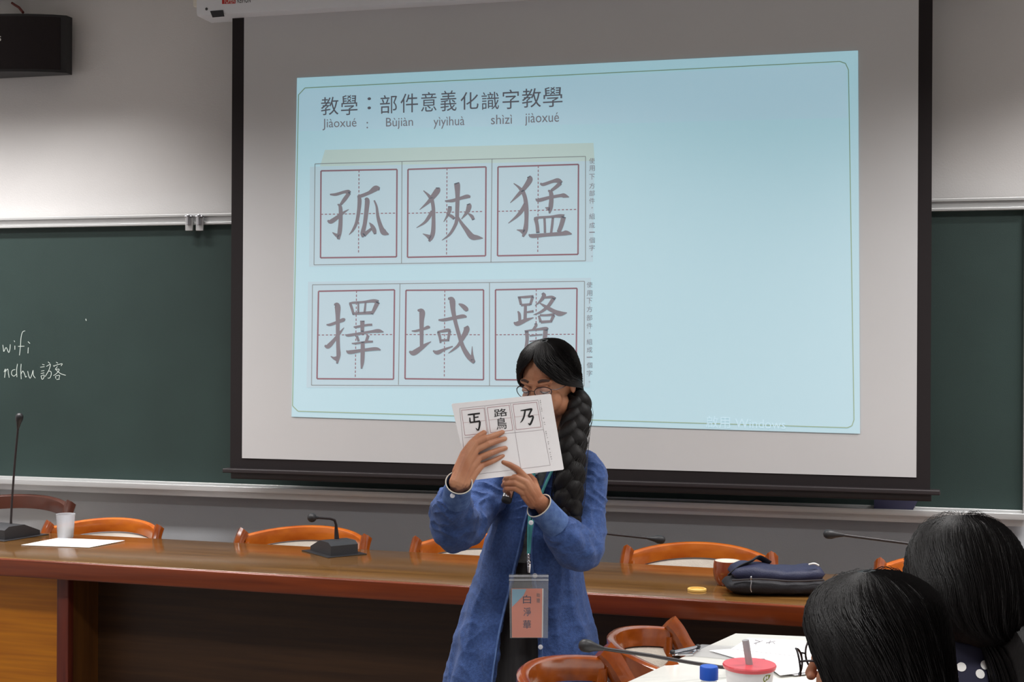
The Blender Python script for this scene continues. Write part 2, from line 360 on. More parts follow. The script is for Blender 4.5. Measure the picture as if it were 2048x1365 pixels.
# ---------------------------------------------------------------- projection screen
SY = 5.25
def fs(px, py, lift=0): return ony(px, py, SY-lift)
ps = thing('projection_screen', (-1.16, SY, 1.0), 'large pull-down projection screen with black borders showing a Chinese character lesson slide', 'projection screen')
xl0 = fs(461, 600).x; xl1 = fs(485, 600).x; xr1 = fs(1835, 500).x; xr0 = fs(1863, 500).x; zb = fs(482, 917).z; zt = 3.0; zbar = fs(450, 938).z
def wob(z): return .0035*math.sin((z-1.0)*2.2)
def strip(mb, a, b, z0, z1, y, n=24, th=.0012):
    A = []; B = []
    for i in range(n+1):
        z = z0+(z1-z0)*i/n; A.append([(a, y-wob(z), z), (b, y-wob(z), z), (b, y-wob(z)+th, z), (a, y-wob(z)+th, z)])
    mb.loft(A)
t = MB(); t.box(((xl0+xr0)/2, SY+.0055, (zbar+zt)/2), (xr0-xl0, .0015, zt-zbar)); t.obj('screen_border', M['black'], ps, smooth=False)
t = MB(); t.box(((xl1+xr1)/2, SY+.003, (zb+zt)/2), (xr1-xl1, .0015, zt-zb)); t.obj('screen_fabric', M['screen'], ps, smooth=False)
xa = fs(450, 938).x; xb = fs(1880, 988).x
t = MB(); t.box(((xa+xb)/2, SY, zbar-.006), (xb-xa, .05, .018), bev=.004); t.box(((xa+xb)/2, SY+.005, zbar-.026), (xb-xa-.06, .03, .03), bev=.006)
t.obj('weight_bar', M['blackmetal'], ps)
# housing
hz = fs(700, 22).z; hx0 = fs(410, 30).x; hx1 = xr0+.22
t = MB(); prof = [(-.075, .02), (-.07, .0), (.06, .0), (.075, .015), (.075, .15), (-.055, .15), (-.075, .13)]
t.loft([[(x, SY+.0+py_, hz-.0+pz_) for py_, pz_ in prof] for x in (hx0, hx1)]); t.obj('housing', M['housing'], ps)
t = MB()
t.box((hx0-.02, SY+.02, hz+.10), (.035, .11, .1), bev=.003); t.obj('end_bracket', M['cream'], ps)
def fh(px, py, lift=0): return ony(px, py, SY-.0755-lift)
t = MB(); q = [fh(444, -6), fh(471, -7), fh(471, 7), fh(444, 8)]; t.quad(*q); t.obj('red_label', M['red'], ps, smooth=False)
t = MB(); text(t, 'TOPEN', ((447, -3), (469, -4), (469, 6), (447, 7)), fh, .0006); t.obj('label_lettering', M['white'], ps, smooth=False)
t = MB(); text(t, 'KEIMON', ((475, -4), (501, -6), (501, 5), (475, 6)), fh, .0004); t.obj('maker_lettering', M['ink'], ps, smooth=False)
t = MB(); t.quad(*[fh(420, 22, .0003), fh(446, 20, .0003), fh(449, 33, .0003), fh(425, 35, .0003)]); t.obj('grey_sticker', M['greyplastic'], ps, smooth=False)
t = MB(); t.ell(fh(413, 18), (.006, .003, .006)); t.obj('screw', M['greyplastic'], ps)
# slide
im = MB(); q = [(594, 156), (1716, 101), (1720, 868), (583, 834)]
im.quad(*[fs(*p, .001) for p in q]); im = im.obj('projected_image', M['slide'], ps, smooth=False)
def part(mb, name, m): mb.obj(name, m, im, smooth=False)
t = MB(); t.quad(*[fs(*p, .0014) for p in [(597, 180), (1693, 128), (1696, 236), (596, 262)]]); part(t, 'header_band', M['slide_head'])
t = MB(); t.quad(*[fs(*p, .0018) for p in [(620, 334), (1189, 322), (1186, 524), (618, 534)]]); t.quad(*[fs(*p, .0018) for p in [(616, 564), (1182, 556), (1180, 776), (613, 776)]]); part(t, 'scanned_sheet', M['slide_photo'])
t = MB(); t.quad(*[fs(*p, .0018) for p in [(650, 300), (1187, 286), (1189, 322), (640, 333)]]); part(t, 'beige_band', M['slide_beige'])
t = MB()
fr = [(597, 170), (596, 400), (589, 700), (585, 822)]
for a, b in (((610, 176), (1680, 123)), ((1697, 140), (1708, 840)), ((1695, 856), (596, 823)), ((597, 190), (585, 812)), ((1680, 123), (1691, 127)), ((1691, 127), (1697, 140)), ((1708, 840), (1704, 852)), ((1704, 852), (1695, 856)), ((610, 176), (597, 190)), ((585, 812), (596, 823))):
    line(t, a, b, 1.8, fs, .0022)
part(t, 'slide_outline', M['p_olive'])
t = MB()
for ch, x0, y0, x1, y1 in (('教', 642, 194, 677, 230), ('學', 682, 190, 715, 230), ('：', 735, 194, 742, 218), ('部', 760, 190, 794, 227), ('件', 801, 187, 836, 225), ('意', 842, 184, 873, 223), ('義', 881, 181, 913, 222), ('化', 921, 184, 957, 219), ('識', 963, 184, 998, 219), ('字', 1005, 179, 1038, 218), ('教', 1044, 177, 1082, 215), ('學', 1086, 174, 1125, 214)):
    t = MB(); text(t, ch, rq(x0, y0+1, x1, y1+1, -.05), fs, .0026); part(t, 'title_character', M['p_dark'])
pass
t = MB()
for tx, x0, y0, x1, y1 in (('Jiàoxué', 645, 238, 713, 261), (':', 733, 244, 736, 257), ('Bùjiàn', 772, 236, 826, 259), ('yìyìhuà', 867, 234, 929, 258), ('shìzì', 982, 230, 1024, 249), ('jiàoxué', 1050, 227, 1118, 252)):
    t = MB(); text(t, tx, rq(x0, y0, x1, y1, -.03), fs, .0026); part(t, 'pinyin_lettering', M['p_grey'])
t = MB(); side = '使用下方部件，組成一個字。'
for X, ys in ((1184, (322, 337, 354, 372, 387, 402, 416, 433, 451, 465, 481, 496, 513)), (1179, (570, 587, 602, 619, 636, 652, 667, 684, 700, 715, 731, 747, 764))):
    for ch, y in zip(side, ys):
        h = 1.4 if ch in '，。' else 5.6; hy = .9 if ch == '一' else h
        text(t, ch, rq(X-h, y-hy, X+h, y+hy, -.03), fs, .0026)
part(t, 'side_lettering', M['p_grey'])
t = MB(); text(t, '啟用 Windows', rq(1412, 832, 1571, 856, .03), fs, .0026); part(t, 'watermark_lettering', M['p_pale'])
cells = [((642, 342), (794, 339), (793, 514), (641, 516)), ((816, 339), (972, 334), (971, 512), (815, 515)), ((996, 334), (1157, 329), (1156, 509), (995, 512)),
         ((637, 583), (789, 580), (787, 759), (634, 758)), ((812, 581), (967, 580), (967, 760), (810, 758)), ((991, 580), (1154, 577), (1152, 761), (991, 760))]
for c in cells:
    t = MB()
    for i in range(4): line(t, c[i], c[(i+1) % 4], 3.0, fs, .0024)
    mid = lambda a, b: ((a[0]+b[0])/2, (a[1]+b[1])/2)
    line(t, mid(c[0], c[1]), mid(c[3], c[2]), 1.8, fs, .0022, 8); line(t, mid(c[0], c[3]), mid(c[1], c[2]), 1.8, fs, .0022, 8)
    part(t, 'character_box', M['p_red'])
t = MB()
for o4, dv in ((((630, 328), (1171, 313), (1171, 522), (628, 530)), (((804, 323), (803, 527)), ((984, 318), (982, 525)))), (((625, 570), (1169, 563), (1168, 773), (623, 771)), (((800, 568), (797, 770)), ((979, 566), (979, 772))))):
    for i in range(4): line(t, o4[i], o4[(i+1) % 4], 1.5, fs, .0021)
    for a, b in dv: line(t, a, b, 1.5, fs, .0021)
part(t, 'table_rules', M['p_line'])
CH = [
 ((630, 330), 7.183, [[(215, 425, 20), (300, 425, 40), (420, 390, 40), (475, 392, 66), (490, 410, 60)], [(495, 400, 50), (430, 490, 55), (370, 570, 35)], [(325, 565, 15), (365, 610, 50), (368, 800, 55), (355, 960, 60), (335, 1070, 40)], [(345, 1030, 70), (290, 1000, 35), (250, 970, 10)], [(180, 800, 20), (230, 815, 60), (340, 740, 50), (420, 680, 30), (485, 640, 8)], [(930, 345, 40), (870, 340, 80), (780, 400, 50), (650, 450, 45), (610, 445, 15)], [(620, 450, 30), (640, 500, 55), (630, 650, 50), (600, 820, 45), (550, 930, 35), (490, 1005, 8)], [(715, 490, 25), (750, 510, 65), (740, 650, 60), (715, 850, 55), (685, 980, 60), (690, 1040, 30)], [(700, 1010, 60), (760, 960, 45), (810, 920, 35)], [(780, 830, 10), (820, 880, 50), (850, 940, 60), (865, 995, 35)], [(850, 510, 20), (885, 600, 30), (905, 750, 45), (950, 900, 60), (990, 970, 80), (1060, 1000, 15)]]),
 ((810, 330), 7.183, [[(470, 325, 50), (465, 370, 80), (400, 460, 70), (330, 540, 45), (210, 645, 8)], [(265, 370, 12), (330, 430, 35), (380, 490, 55)], [(380, 470, 50), (405, 600, 50), (410, 750, 50), (405, 950, 60), (380, 1040, 60), (345, 1100, 30)], [(370, 1050, 80), (310, 1015, 35), (255, 990, 8)], [(385, 660, 30), (350, 740, 50), (280, 830, 35), (165, 905, 8)], [(575, 520, 20), (680, 515, 45), (800, 480, 45), (890, 455, 55), (940, 460, 30)], [(740, 258, 70), (750, 300, 80), (755, 450, 60), (750, 650, 55), (745, 780, 50), (720, 870, 45), (640, 1000, 35), (530, 1085, 8)], [(760, 740, 20), (800, 820, 40), (880, 930, 60), (960, 1030, 80), (1040, 1045, 60), (1120, 1055, 10)], [(645, 595, 50), (640, 650, 55), (610, 730, 35), (555, 820, 8)], [(620, 715, 30), (670, 740, 45), (710, 775, 40)], [(910, 560, 50), (920, 600, 70), (890, 680, 50), (810, 780, 10)], [(910, 700, 20), (960, 740, 45), (985, 790, 40)]]),
 ((985, 320), 6.5, [[(470, 215, 45), (485, 260, 70), (420, 360, 55), (330, 460, 40), (230, 560, 8)], [(275, 305, 10), (340, 355, 30), (390, 410, 50)], [(390, 400, 50), (425, 500, 50), (440, 640, 55), (440, 800, 50), (425, 920, 60), (395, 1000, 25)], [(410, 940, 70), (360, 920, 30), (315, 910, 8)], [(420, 570, 30), (380, 660, 50), (310, 740, 35), (205, 825, 8)], [(620, 305, 20), (660, 320, 40), (780, 280, 40), (850, 270, 60), (900, 300, 40)], [(885, 300, 50), (830, 350, 45), (765, 400, 35)], [(725, 395, 20), (760, 430, 50), (765, 520, 55), (755, 620, 55), (740, 695, 20)], [(745, 640, 60), (685, 620, 8)], [(560, 505, 10), (600, 525, 45), (740, 490, 40), (880, 465, 40), (930, 465, 55), (995, 485, 10)],
   [(540, 755, 15), (600, 750, 30), (760, 740, 30), (870, 730, 45), (930, 740, 60)], [(560, 760, 50), (580, 850, 45), (590, 950, 45)], [(675, 760, 30), (680, 850, 30), (682, 950, 30)], [(785, 750, 30), (775, 850, 32), (762, 950, 30)], [(925, 740, 60), (895, 850, 55), (860, 940, 50)], [(470, 970, 15), (520, 990, 50), (700, 975, 45), (900, 960, 50), (960, 950, 60), (1030, 965, 15)]]),
 ((625, 570), 6.822, [[(295, 265, 20), (340, 290, 75), (345, 450, 55), (345, 650, 50), (350, 850, 50), (355, 960, 55), (335, 1075, 25)], [(345, 1010, 80), (290, 1000, 35), (248, 975, 8)], [(190, 545, 15), (240, 545, 35), (340, 510, 40), (420, 480, 50), (445, 485, 25)], [(165, 830, 20), (215, 840, 60), (300, 750, 45), (370, 660, 35), (430, 585, 8)], [(500, 250, 15), (560, 245, 30), (700, 235, 30), (830, 220, 45), (900, 235, 50)], [(515, 255, 35), (540, 330, 35), (560, 405, 30)], [(550, 395, 35), (650, 390, 35), (820, 380, 45)], [(890, 235, 60), (850, 320, 50), (810, 400, 35)], [(625, 240, 25), (625, 380, 25)], [(725, 240, 25), (710, 380, 30)],
   [(680, 490, 60), (680, 640, 45)], [(560, 575, 12), (600, 575, 30), (740, 550, 30), (815, 545, 30)], [(445, 680, 12), (490, 690, 35), (650, 665, 35), (800, 640, 35), (900, 630, 50), (970, 645, 12)], [(605, 700, 35), (630, 770, 30)], [(760, 690, 40), (730, 780, 35)], [(535, 800, 12), (590, 800, 25), (740, 780, 30), (825, 775, 25)], [(460, 900, 12), (510, 920, 50), (680, 895, 40), (860, 875, 45), (930, 890, 15)], [(685, 780, 50), (685, 900, 55), (680, 1050, 50), (668, 1145, 20)]]),
 ((800, 570), 6.822, [[(240, 345, 20), (300, 370, 75), (295, 500, 60), (295, 700, 50), (295, 860, 45)], [(160, 630, 12), (220, 630, 30), (330, 600, 35), (380, 580, 45), (410, 585, 20)], [(125, 910, 20), (185, 930, 70), (280, 870, 60), (350, 820, 40), (425, 775, 8)], [(525, 480, 20), (600, 480, 40), (750, 450, 45), (860, 430, 50), (910, 440, 20)], [(510, 640, 15), (570, 635, 35), (650, 620, 45), (690, 625, 30)], [(525, 645, 40), (545, 720, 35), (555, 795, 25)], [(680, 630, 40), (665, 700, 35), (655, 770, 30)], [(550, 760, 30), (665, 755, 30)], [(450, 900, 15), (510, 925, 55), (600, 885, 35), (720, 840, 15)],
   [(655, 185, 20), (710, 210, 75), (725, 350, 60), (755, 500, 50), (810, 700, 50), (860, 850, 55), (930, 970, 65), (1000, 1045, 55), (1020, 1060, 30)], [(990, 1030, 55), (985, 930, 25), (985, 840, 8)], [(895, 570, 60), (910, 610, 75), (870, 700, 60), (800, 820, 40), (735, 880, 30), (660, 935, 8)], [(800, 260, 15), (850, 285, 50), (900, 330, 60), (915, 360, 35)]]),
 ((980, 560), 6.205, [[(345, 215, 15), (430, 215, 30), (540, 205, 30)], [(365, 220, 35), (385, 310, 30)], [(530, 210, 35), (500, 310, 30)], [(385, 315, 30), (500, 305, 28)], [(440, 320, 35), (435, 500, 40)], [(445, 405, 20), (540, 390, 30)], [(345, 390, 15), (365, 430, 35), (370, 520, 35)], [(295, 530, 15), (340, 545, 55), (450, 500, 40), (540, 470, 10)], [(650, 165, 30), (670, 200, 50), (620, 270, 30), (560, 320, 8)], [(660, 225, 20), (760, 215, 35), (810, 240, 40)], [(790, 230, 45), (720, 330, 40), (630, 400, 30), (540, 435, 8)], [(620, 290, 12), (700, 340, 40), (800, 395, 50), (870, 420, 60), (955, 410, 10)],
   [(605, 445, 25), (630, 525, 35)], [(620, 440, 25), (700, 440, 25), (800, 430, 35)], [(790, 440, 40), (755, 520, 30)], [(630, 525, 35), (770, 515, 28)], [(565, 540, 30), (570, 570, 35), (530, 625, 25)], [(430, 635, 15), (560, 620, 25), (690, 605, 40), (715, 620, 30)], [(455, 640, 45), (460, 750, 40), (440, 890, 40)], [(690, 620, 55), (680, 720, 50), (660, 800, 40)], [(490, 695, 18), (650, 680, 18)], [(490, 765, 18), (660, 745, 18)], [(480, 830, 25), (650, 810, 20)],
   [(400, 905, 25), (600, 870, 25), (790, 860, 25)], [(780, 860, 35), (770, 980, 35), (720, 1060, 30)], [(420, 960, 20), (400, 1040, 30)], [(520, 950, 15), (540, 1030, 25)], [(600, 950, 15), (620, 1020, 25)]])]
for k, (o2, s2, sts) in enumerate(CH):
    t = MB()
    for j, st in enumerate(sts): stroke(t, [(o2[0]+x/s2, o2[1]+y/s2, wd/s2*1.06) for x, y, wd in st], fs, 5, .0028+j*.00004)
    part(t, 'brush_character', M['p_grey'])
# ---------------------------------------------------------------- speaker on the wall
sy = WY-.075; xr = ony(133, 90, sy).x; z0 = ony(133, 146, sy).z; z1 = ony(133, 31, sy).z
sp = thing('wall_speaker', (xr-.3, WY, z0), 'black wall speaker with bowed front at the top left corner', 'speaker')
t = MB(); n = 14; ring0 = []; 
for zz in (z0, z1):
    ring = [(xr-.70, WY-.03, zz)] + [(xr-.70+.70*i/n, WY-.075-.10*math.sin(PI*i/n)**.8, zz) for i in range(n+1)] + [(xr, WY-.03, zz)]
    ring0.append(ring)
t.loft(ring0); t.obj('cabinet', M['blackplastic'], sp)
t = MB(); r2 = []
for zz in (z0+.012, z1-.012): r2.append([(xr-.70+.70*u_, WY-.079-.10*math.sin(PI*u_)**.8, zz) for u_ in [.03+.94*i/n for i in range(n+1)]] + [(xr-.70+.70*u_, WY-.074-.10*math.sin(PI*u_)**.8, zz) for u_ in [.97-.94*i/n for i in range(n+1)]])
t.loft(r2); t.obj('front_grille', M['grill'], sp)
MB().box((xr-.3, WY-.015, (z0+z1)/2), (.12, .03, .1)).obj('wall_bracket', M['blackmetal'], sp)
t = MB(); text(t, 's', ((-3, 72), (2, 72), (2, 82), (-3, 82)), lambda a, b, l=0: ony(a, b, WY-.182)); t.obj('badge_lettering', M['white'], sp, smooth=False)
t = MB(); P = [ony(46, 25, 5.38), ony(38, 15, 5.41), ony(30, 10, 5.43), ony(24, 6, 5.436)]; t.tube(P, .006, 8); t.obj('speaker_cable', M['cable'], sp)
# ================================================================ DESK
fA = onz(0, 1117, .75); fB = onz(1613, 1213, .75); e = (fB-fA).normalized(); nrm = Vector((-e.y, e.x, 0))
dang = math.atan2(e.y, e.x); DEPTH = .615
dorg = fA - e*.55; DL = 4.75
dk = thing('long_desk', (dorg.x, dorg.y, 0), 'long varnished brown wooden desk with a red-brown front edge below the screen', 'desk', rz=dang)
def db(name, x0, x1, y0, y1, z0, z1, m, bev=0): return MB().box(((x0+x1)/2, (y0+y1)/2, (z0+z1)/2), (x1-x0, y1-y0, z1-z0), bev=bev).obj(name, m, dk, local=True)
db('tabletop', 0, DL, .012, DEPTH, .712, .75, M['desk_top'], .004)
db('front_edge', 0, DL, 0, .030, .684, .7485, M['desk_edge'], .006)
def dx(px, py, off):   # desk-local x of a pixel on the panel plane that lies off behind the front edge
    v = ray(px, py); p0 = fA + nrm*off; tt = (p0-EYEP).dot(nrm)/v.dot(nrm); p = EYEP+v*tt; return (p-dorg).dot(e)
xp0 = dx(113, 1260, .11); xp1 = dx(136, 1260, .11)
db('side_post', xp0, xp1, .11, .145, 0, .684, M['desk_post'], .004)
db('side_panel', xp0+.01, xp1-.004, .145, .31, .0, .684, M['desk_inner'])
db('left_panel', 0, xp0+.01, .20, .22, .03, .684, M['desk_panel'])
db('modesty_panel', xp0-.02, DL-.9, .31, .325, .03, .684, M['desk_dark'])
db('right_panel', DL-.85, DL, .15, .17, .03, .684, M['desk_dark'])
db('end_post', DL-.9, DL-.85, .06, .56, 0, .684, M['desk_post'], .004)
db('far_post', .0, .05, .06, .56, 0, .684, M['desk_post'], .004)
# ================================================================ CHAIRS
def make_chair(name, loc, rz, label, group, wood, s=1.0):
    r = thing(name, loc, label, 'chair', group, rz); m = M[wood]
    # faces local -Y. back rail, a bent plank
    def arc(tt): a = (tt-.5)*2; return (.266*math.sin(a*.95)/math.sin(.95), .225-.155*(1-math.cos(a*.95))/(1-math.cos(.95)))
    N = 18; rings = []
    for i in range(N+1):
        x, y = arc(i/N); a = (i/N-.5)*2; zt_ = .802-.032*a*a; h = .058; n2 = Vector((x*1.2, y+.05, 0)).normalized()*.013
        c = Vector((x, y, 0)); g = []
        for sx_, zz in ((-1, zt_-h), (-1.25, zt_-h*.5), (-1, zt_-.006), (-.4, zt_), (.4, zt_), (1, zt_-.006), (1, zt_-h)): g.append(c + n2*sx_ + Vector((0, 0, zz)))
        rings.append(g)
    MB().loft(rings).obj('top_rail', m, r, local=True)
    rings = []
    for i in range(N+1):
        x, y = arc(i/N); a = (i/N-.5)*2; z1_ = .742-.032*a*a; n2 = Vector((x*1.2, y+.05, 0)).normalized(); c = Vector((x, y, 0)); g = []
        for k in range(10):
            b = 2*PI*k/10; g.append(c + n2*(.017*math.cos(b)-.004) + Vector((0, 0, (z1_+.50)/2 + (z1_-.50)/2*math.copysign(abs(math.sin(b))**.6, math.sin(b)))))
        rings.append(g)
    MB().loft(rings).obj('back_pad', M['cushion'], r, local=True)
    rings = []
    for i in range(N+1):
        x, y = arc(i/N); n2 = Vector((x*1.2, y+.05, 0)).normalized()*.011; c = Vector((x, y, .47)); rings.append([c-n2, c-n2+Vector((0, 0, .045)), c+n2+Vector((0, 0, .045)), c+n2])
    MB().loft(rings).obj('lower_rail', m, r, local=True)
    for sgn in (-1, 1):
        # scroll arm sweeping forward and down from the end of the rail
        t = MB(); path = cat_rom([(sgn*.266, .074, .782), (sgn*.269, .050, .756), (sgn*.274, .005, .690), (sgn*.276, -.07, .655), (sgn*.276, -.15, .635), (sgn*.272, -.215, .58), (sgn*.262, -.235, .46), (sgn*.258, -.225, .40)], 4)
        pr = [(.030-.010*min(1, i/16), .021-.005*min(1, i/16)) for i in range(len(path))]
        t.tube(path, pr, 16, up=(sgn, 0, 0), fn=lambda u_, a_: .09*math.cos(4*a_)+.05*math.cos(8*a_))
        t.obj('arm', M['chair_wood2'] if wood == 'chair_wood' else m, r, local=True)
        t = MB(); t.tube([(sgn*.255, .075, .745), (sgn*.258, .078, .60), (sgn*.252, .085, .42)], [(.018, .014)]*3, 10); t.obj('back_post', m, r, local=True)
        MB().tube([(sgn*.245, -.225, .44), (sgn*.243, -.24, .2), (sgn*.24, -.25, 0)], [.021, .018, .014], 12).obj('leg', m, r, local=True)
        MB().tube([(sgn*.235, .16, .44), (sgn*.235, .19, .2), (sgn*.235, .235, 0)], [.021, .018, .014], 12).obj('leg', m, r, local=True)
    sh = [(-.25, -.25), (.25, -.25), (.255, .08), (.2, .19), (.08, .225), (-.08, .225), (-.2, .19), (-.255, .08)]
    MB().prism(sh, .385, .435, .006).obj('seat_frame', m, r, local=True)
    MB().prism([(x*.95, y*.95) for x, y in sh], .43, .485, .018).obj('seat', M['cushion'], r, local=True)
    r.scale = (s, s, s)
    return r
CW = .56
def chair_between(pl, pr, **kw):   # left and right arm tops as seen, on the level of the arm tops
    pass
G = 'orange wooden chairs behind the long desk'
proto = None
LB = {0: 'orange wooden chair behind the desk, behind the plastic cup and white sheet', 1: 'orange wooden chair behind the desk, behind the bent gooseneck microphone', 2: 'orange wooden chair behind the desk, half hidden by the standing teacher',
      3: 'orange wooden chair behind the desk, beside the brown bowl and navy bag', 4: 'orange wooden chair at the far right behind the desk, behind the seated audience'}
for k, (xa, ya, xb, yb, rr) in enumerate([(88, 1056, 328, 1066, .03), (475, 1072, 743, 1086, .0), (820, 1090, 1092, 1100, .0), (1243, 1108, 1556, 1122, .0), (1748, 1134, 2066, 1150, .0)]):
    zA = .768; a = onz(xa+12, ya, zA); b = onz(xb-12, yb, zA); c = (a+b)/2; an = math.atan2(b.y-a.y, b.x-a.x)
    # keep the chair clear of the desk's rear edge
    off = (c-dorg).dot(nrm); 
    c = EYEP + (c-EYEP)*((EYE-.768)/(EYE-.768))
    need = DEPTH+.05
    sc_ = 1.0
    if off < need:
        v = (c-EYEP); sc_ = 1 + (need-off)/v.dot(nrm); c = EYEP+v*sc_
    zs = c.z/.768
    wdt = (b-a).length*sc_
    s = wdt/.536
    o = make_chair('armchair', (0, 0, 0), 0, LB[k], G, 'chair_wood') if proto is None else copy_tree(proto)
    proto = proto or o; o['label'] = LB[k]
    o.scale = (s, s, zs); R_ = Matrix.Rotation(an*.6+rr, 3, 'Z'); o.rotation_euler = (0, 0, an*.6+rr)
    p = Vector((c.x, c.y, 0)) - R_ @ Vector((0, .07*s, 0)); o.location = p
    print('chair', k, 'loc', tuple(round(q_, 3) for q_ in p), 's', round(s, 3), round(zs, 3))
# dark chair by the wall
a = dep(163, 1015, 5.9); o = make_chair('dark_armchair', (a.x-.33, 5.13, 0), .04, 'dark chair against the wall at the far left, shade put into its colour', None, 'chair_shaded', 1.0)
o.scale = (1.12, 1.0, 1.07)
for ch in [x for x in bpy.data.objects if x.parent == o and x.name.startswith('back_pad')]: bpy.data.objects.remove(ch)
# ================================================================ MICROPHONES
def gooseneck(loc, rz, path, head, label, base=(.15, .17, .042), mat_=True, bend=None, dome=False):
    """path: world points of the neck from base to head; head: world end point"""
    r = thing('gooseneck_microphone', loc, label, 'microphone', 'desk microphones', rz)
    bx, by, bz = base
    t = MB(); pf = [(-by/2, 0), (-by/2, bz*.75), (-by/2+.02, bz), (by*.05, bz*1.0), (by/2, bz*.35), (by/2, 0)]
    t.loft([[(x, y, z+.003) for y, z in pf] for x in (-bx/2, -bx/2+.006, bx/2-.006, bx/2)]); t.obj('base', M['greyplastic'], r, local=True)
    if mat_: MB().box((0, 0, .0015), (bx+.05, by+.05, .003), bev=.001).obj('base_mat', M['blackplastic'], r, local=True)
    n = len(path); MB().tube(path, [.0075]+[.0045]*(n-1) if not dome else [.011, .0085]+[.005]*(n-2), 10).obj('gooseneck', M['blackmetal'], r)
    p0 = Vector(path[0]); MB().lathe([(.0, 0), (.017, 0), (.015, .008), (.008, .028), (.0, .03)], p0 - Vector((0, 0, .01)), 18).obj('collar', M['blackplastic'], r)
    d = (Vector(head)-Vector(path[-1])).normalized(); h0 = Vector(path[-1]); L_ = (Vector(head)-h0).length
    if dome:
        t = MB(); t.ell(Vector(head), (.0175,)*3); t.tube([h0-d*.004, Vector(head)], [.006, .008], 12); t.obj('microphone_head', M['blackplastic'], r)
    else:
        t = MB(); t.cap([h0, h0+d*L_*.5, h0+d*L_*.75, Vector(head)], [.0055, .0105, .015, .0155], 16); t.obj('microphone_head', M['blackplastic'], r)
    return r
# far left, tall straight neck
b = onz(22, 1074, .75); D1 = (b-EYEP).dot(Dv)
gooseneck((b.x, b.y, .75), TH-.5, [dep(22, 1062, D1), dep(22, 1040, D1), dep(24, 1000, D1), dep(30, 920, D1-.02), dep(36, 856, D1-.04)], dep(39, 834, D1-.05), 'tall straight gooseneck microphone at the left end of the long desk', base=(.135, .18, .05))
# centre, bent neck
b = onz(668, 1106, .75); D2 = (b-EYEP).dot(Dv)
gooseneck((b.x, b.y, .75), TH+.62, [dep(674, 1092, D2+.01), dep(673, 1070, D2+.01), dep(672, 1050, D2), dep(669, 1041, D2-.01), dep(660, 1038, D2-.03), dep(634, 1036, D2-.10)], dep(624, 1036, D2-.12), 'short gooseneck microphone bent sharply left, on the desk in front of the second chair', base=(.115, .165, .048), dome=True)
# behind the teacher
b = onz(1105, 1145, .75); D3 = (b-EYEP).dot(Dv)
gooseneck((b.x, b.y, .75), TH, [dep(1110, 1128, D3), dep(1112, 1095, D3), dep(1130, 1068, D3), dep(1170, 1063, D3), dep(1230, 1070, D3), dep(1296, 1077, D3)], dep(1322, 1080, D3), 'gooseneck microphone on the desk behind the teacher, head pointing right')
b = onz(1905, 1190, .75); D4 = (b-EYEP).dot(Dv)
gooseneck((b.x, b.y, .75), TH, [dep(1905, 1172, D4), dep(1903, 1130, D4), dep(1880, 1100, D4), dep(1810, 1087, D4), dep(1740, 1078, D4), dep(1686, 1071, D4)], dep(1656, 1069, D4), 'gooseneck microphone at the right of the desk, head pointing left, base hidden by the audience')
# ================================================================ THINGS ON THE DESK
c = onz(131, 1076, .7505); s_ = 2700/((c-EYEP).dot(Dv))
r = thing('plastic_cup', (c.x, c.y, .7505), 'frosted plastic cup half full of tea behind the white sheet', 'cup')
H_ = 47/s_; R1 = 18.5/s_; R0 = 15.5/s_
t = MB(); t.lathe([(0.001, .001), (R0, .001), (R1, H_), (R1+.001, H_+.001), (R1-.001, H_), (R0-.001, .003), (.001, .003)], c, 28); t.obj('cup_body', M['cupclear'], r)
t = MB(); t.lathe([(.001, .004), (R0-.002, .004), (R0+.0002, H_*.42), (.001, H_*.42)], c, 28); t.obj('tea', M['tea'], r)
q = [onz(115, 1077, .7515), onz(250, 1082, .7515), onz(178, 1096, .7515), onz(42, 1091, .7515)]
t = MB(); t.loft([[p for p in q], [p+Vector((0, 0, .0006)) for p in q]])
t.obj('paper_sheet', M['paper'], smooth=False, origin=q[3], label='blank white sheet on the desk below the plastic cup', cat='paper')
c = onz(1394, 1182, .751); s_ = 2700/((c-EYEP).dot(Dv)); R0 = 19/s_
t = MB(); rings = [];
t.lathe([(R0*.72, .001), (R0, .0), (R0, .006), (R0*.95, .0075), (R0*.76, .0075), (R0*.72, .001)], c, 36); t.lathe([(0.0005, .0005), (R0*.73, .0005), (R0*.73, .003), (0.0005, .003)], c, 36)
t.obj('coaster', M['coaster'], origin=c, label='small yellow raised-rim coaster on the desk edge before the brown bowl', cat='coaster')
c = onz(1455, 1170, .7505); s_ = 2700/((c-EYEP).dot(Dv)); R0 = 28/s_; Hb = 48/s_
r = thing('wooden_bowl', c, 'brown glazed tea bowl with a cream inside beside the navy bag', 'bowl')
pf = [(.001, 0), (R0*.72, 0), (R0*.95, Hb*.25), (R0*1.04, Hb*.55), (R0*1.0, Hb*.85), (R0*.95, Hb), (R0*.90, Hb)]
MB().lathe(pf, c, 36).obj('bowl_body', M['bowl'], r)
MB().lathe([(R0*.93, Hb*1.003), (R0*.88, Hb*.97), (R0*.86, Hb*.86), (R0*.5, Hb*.84), (.001, Hb*.84)], c, 36).obj('cream_lining', M['cream'], r)
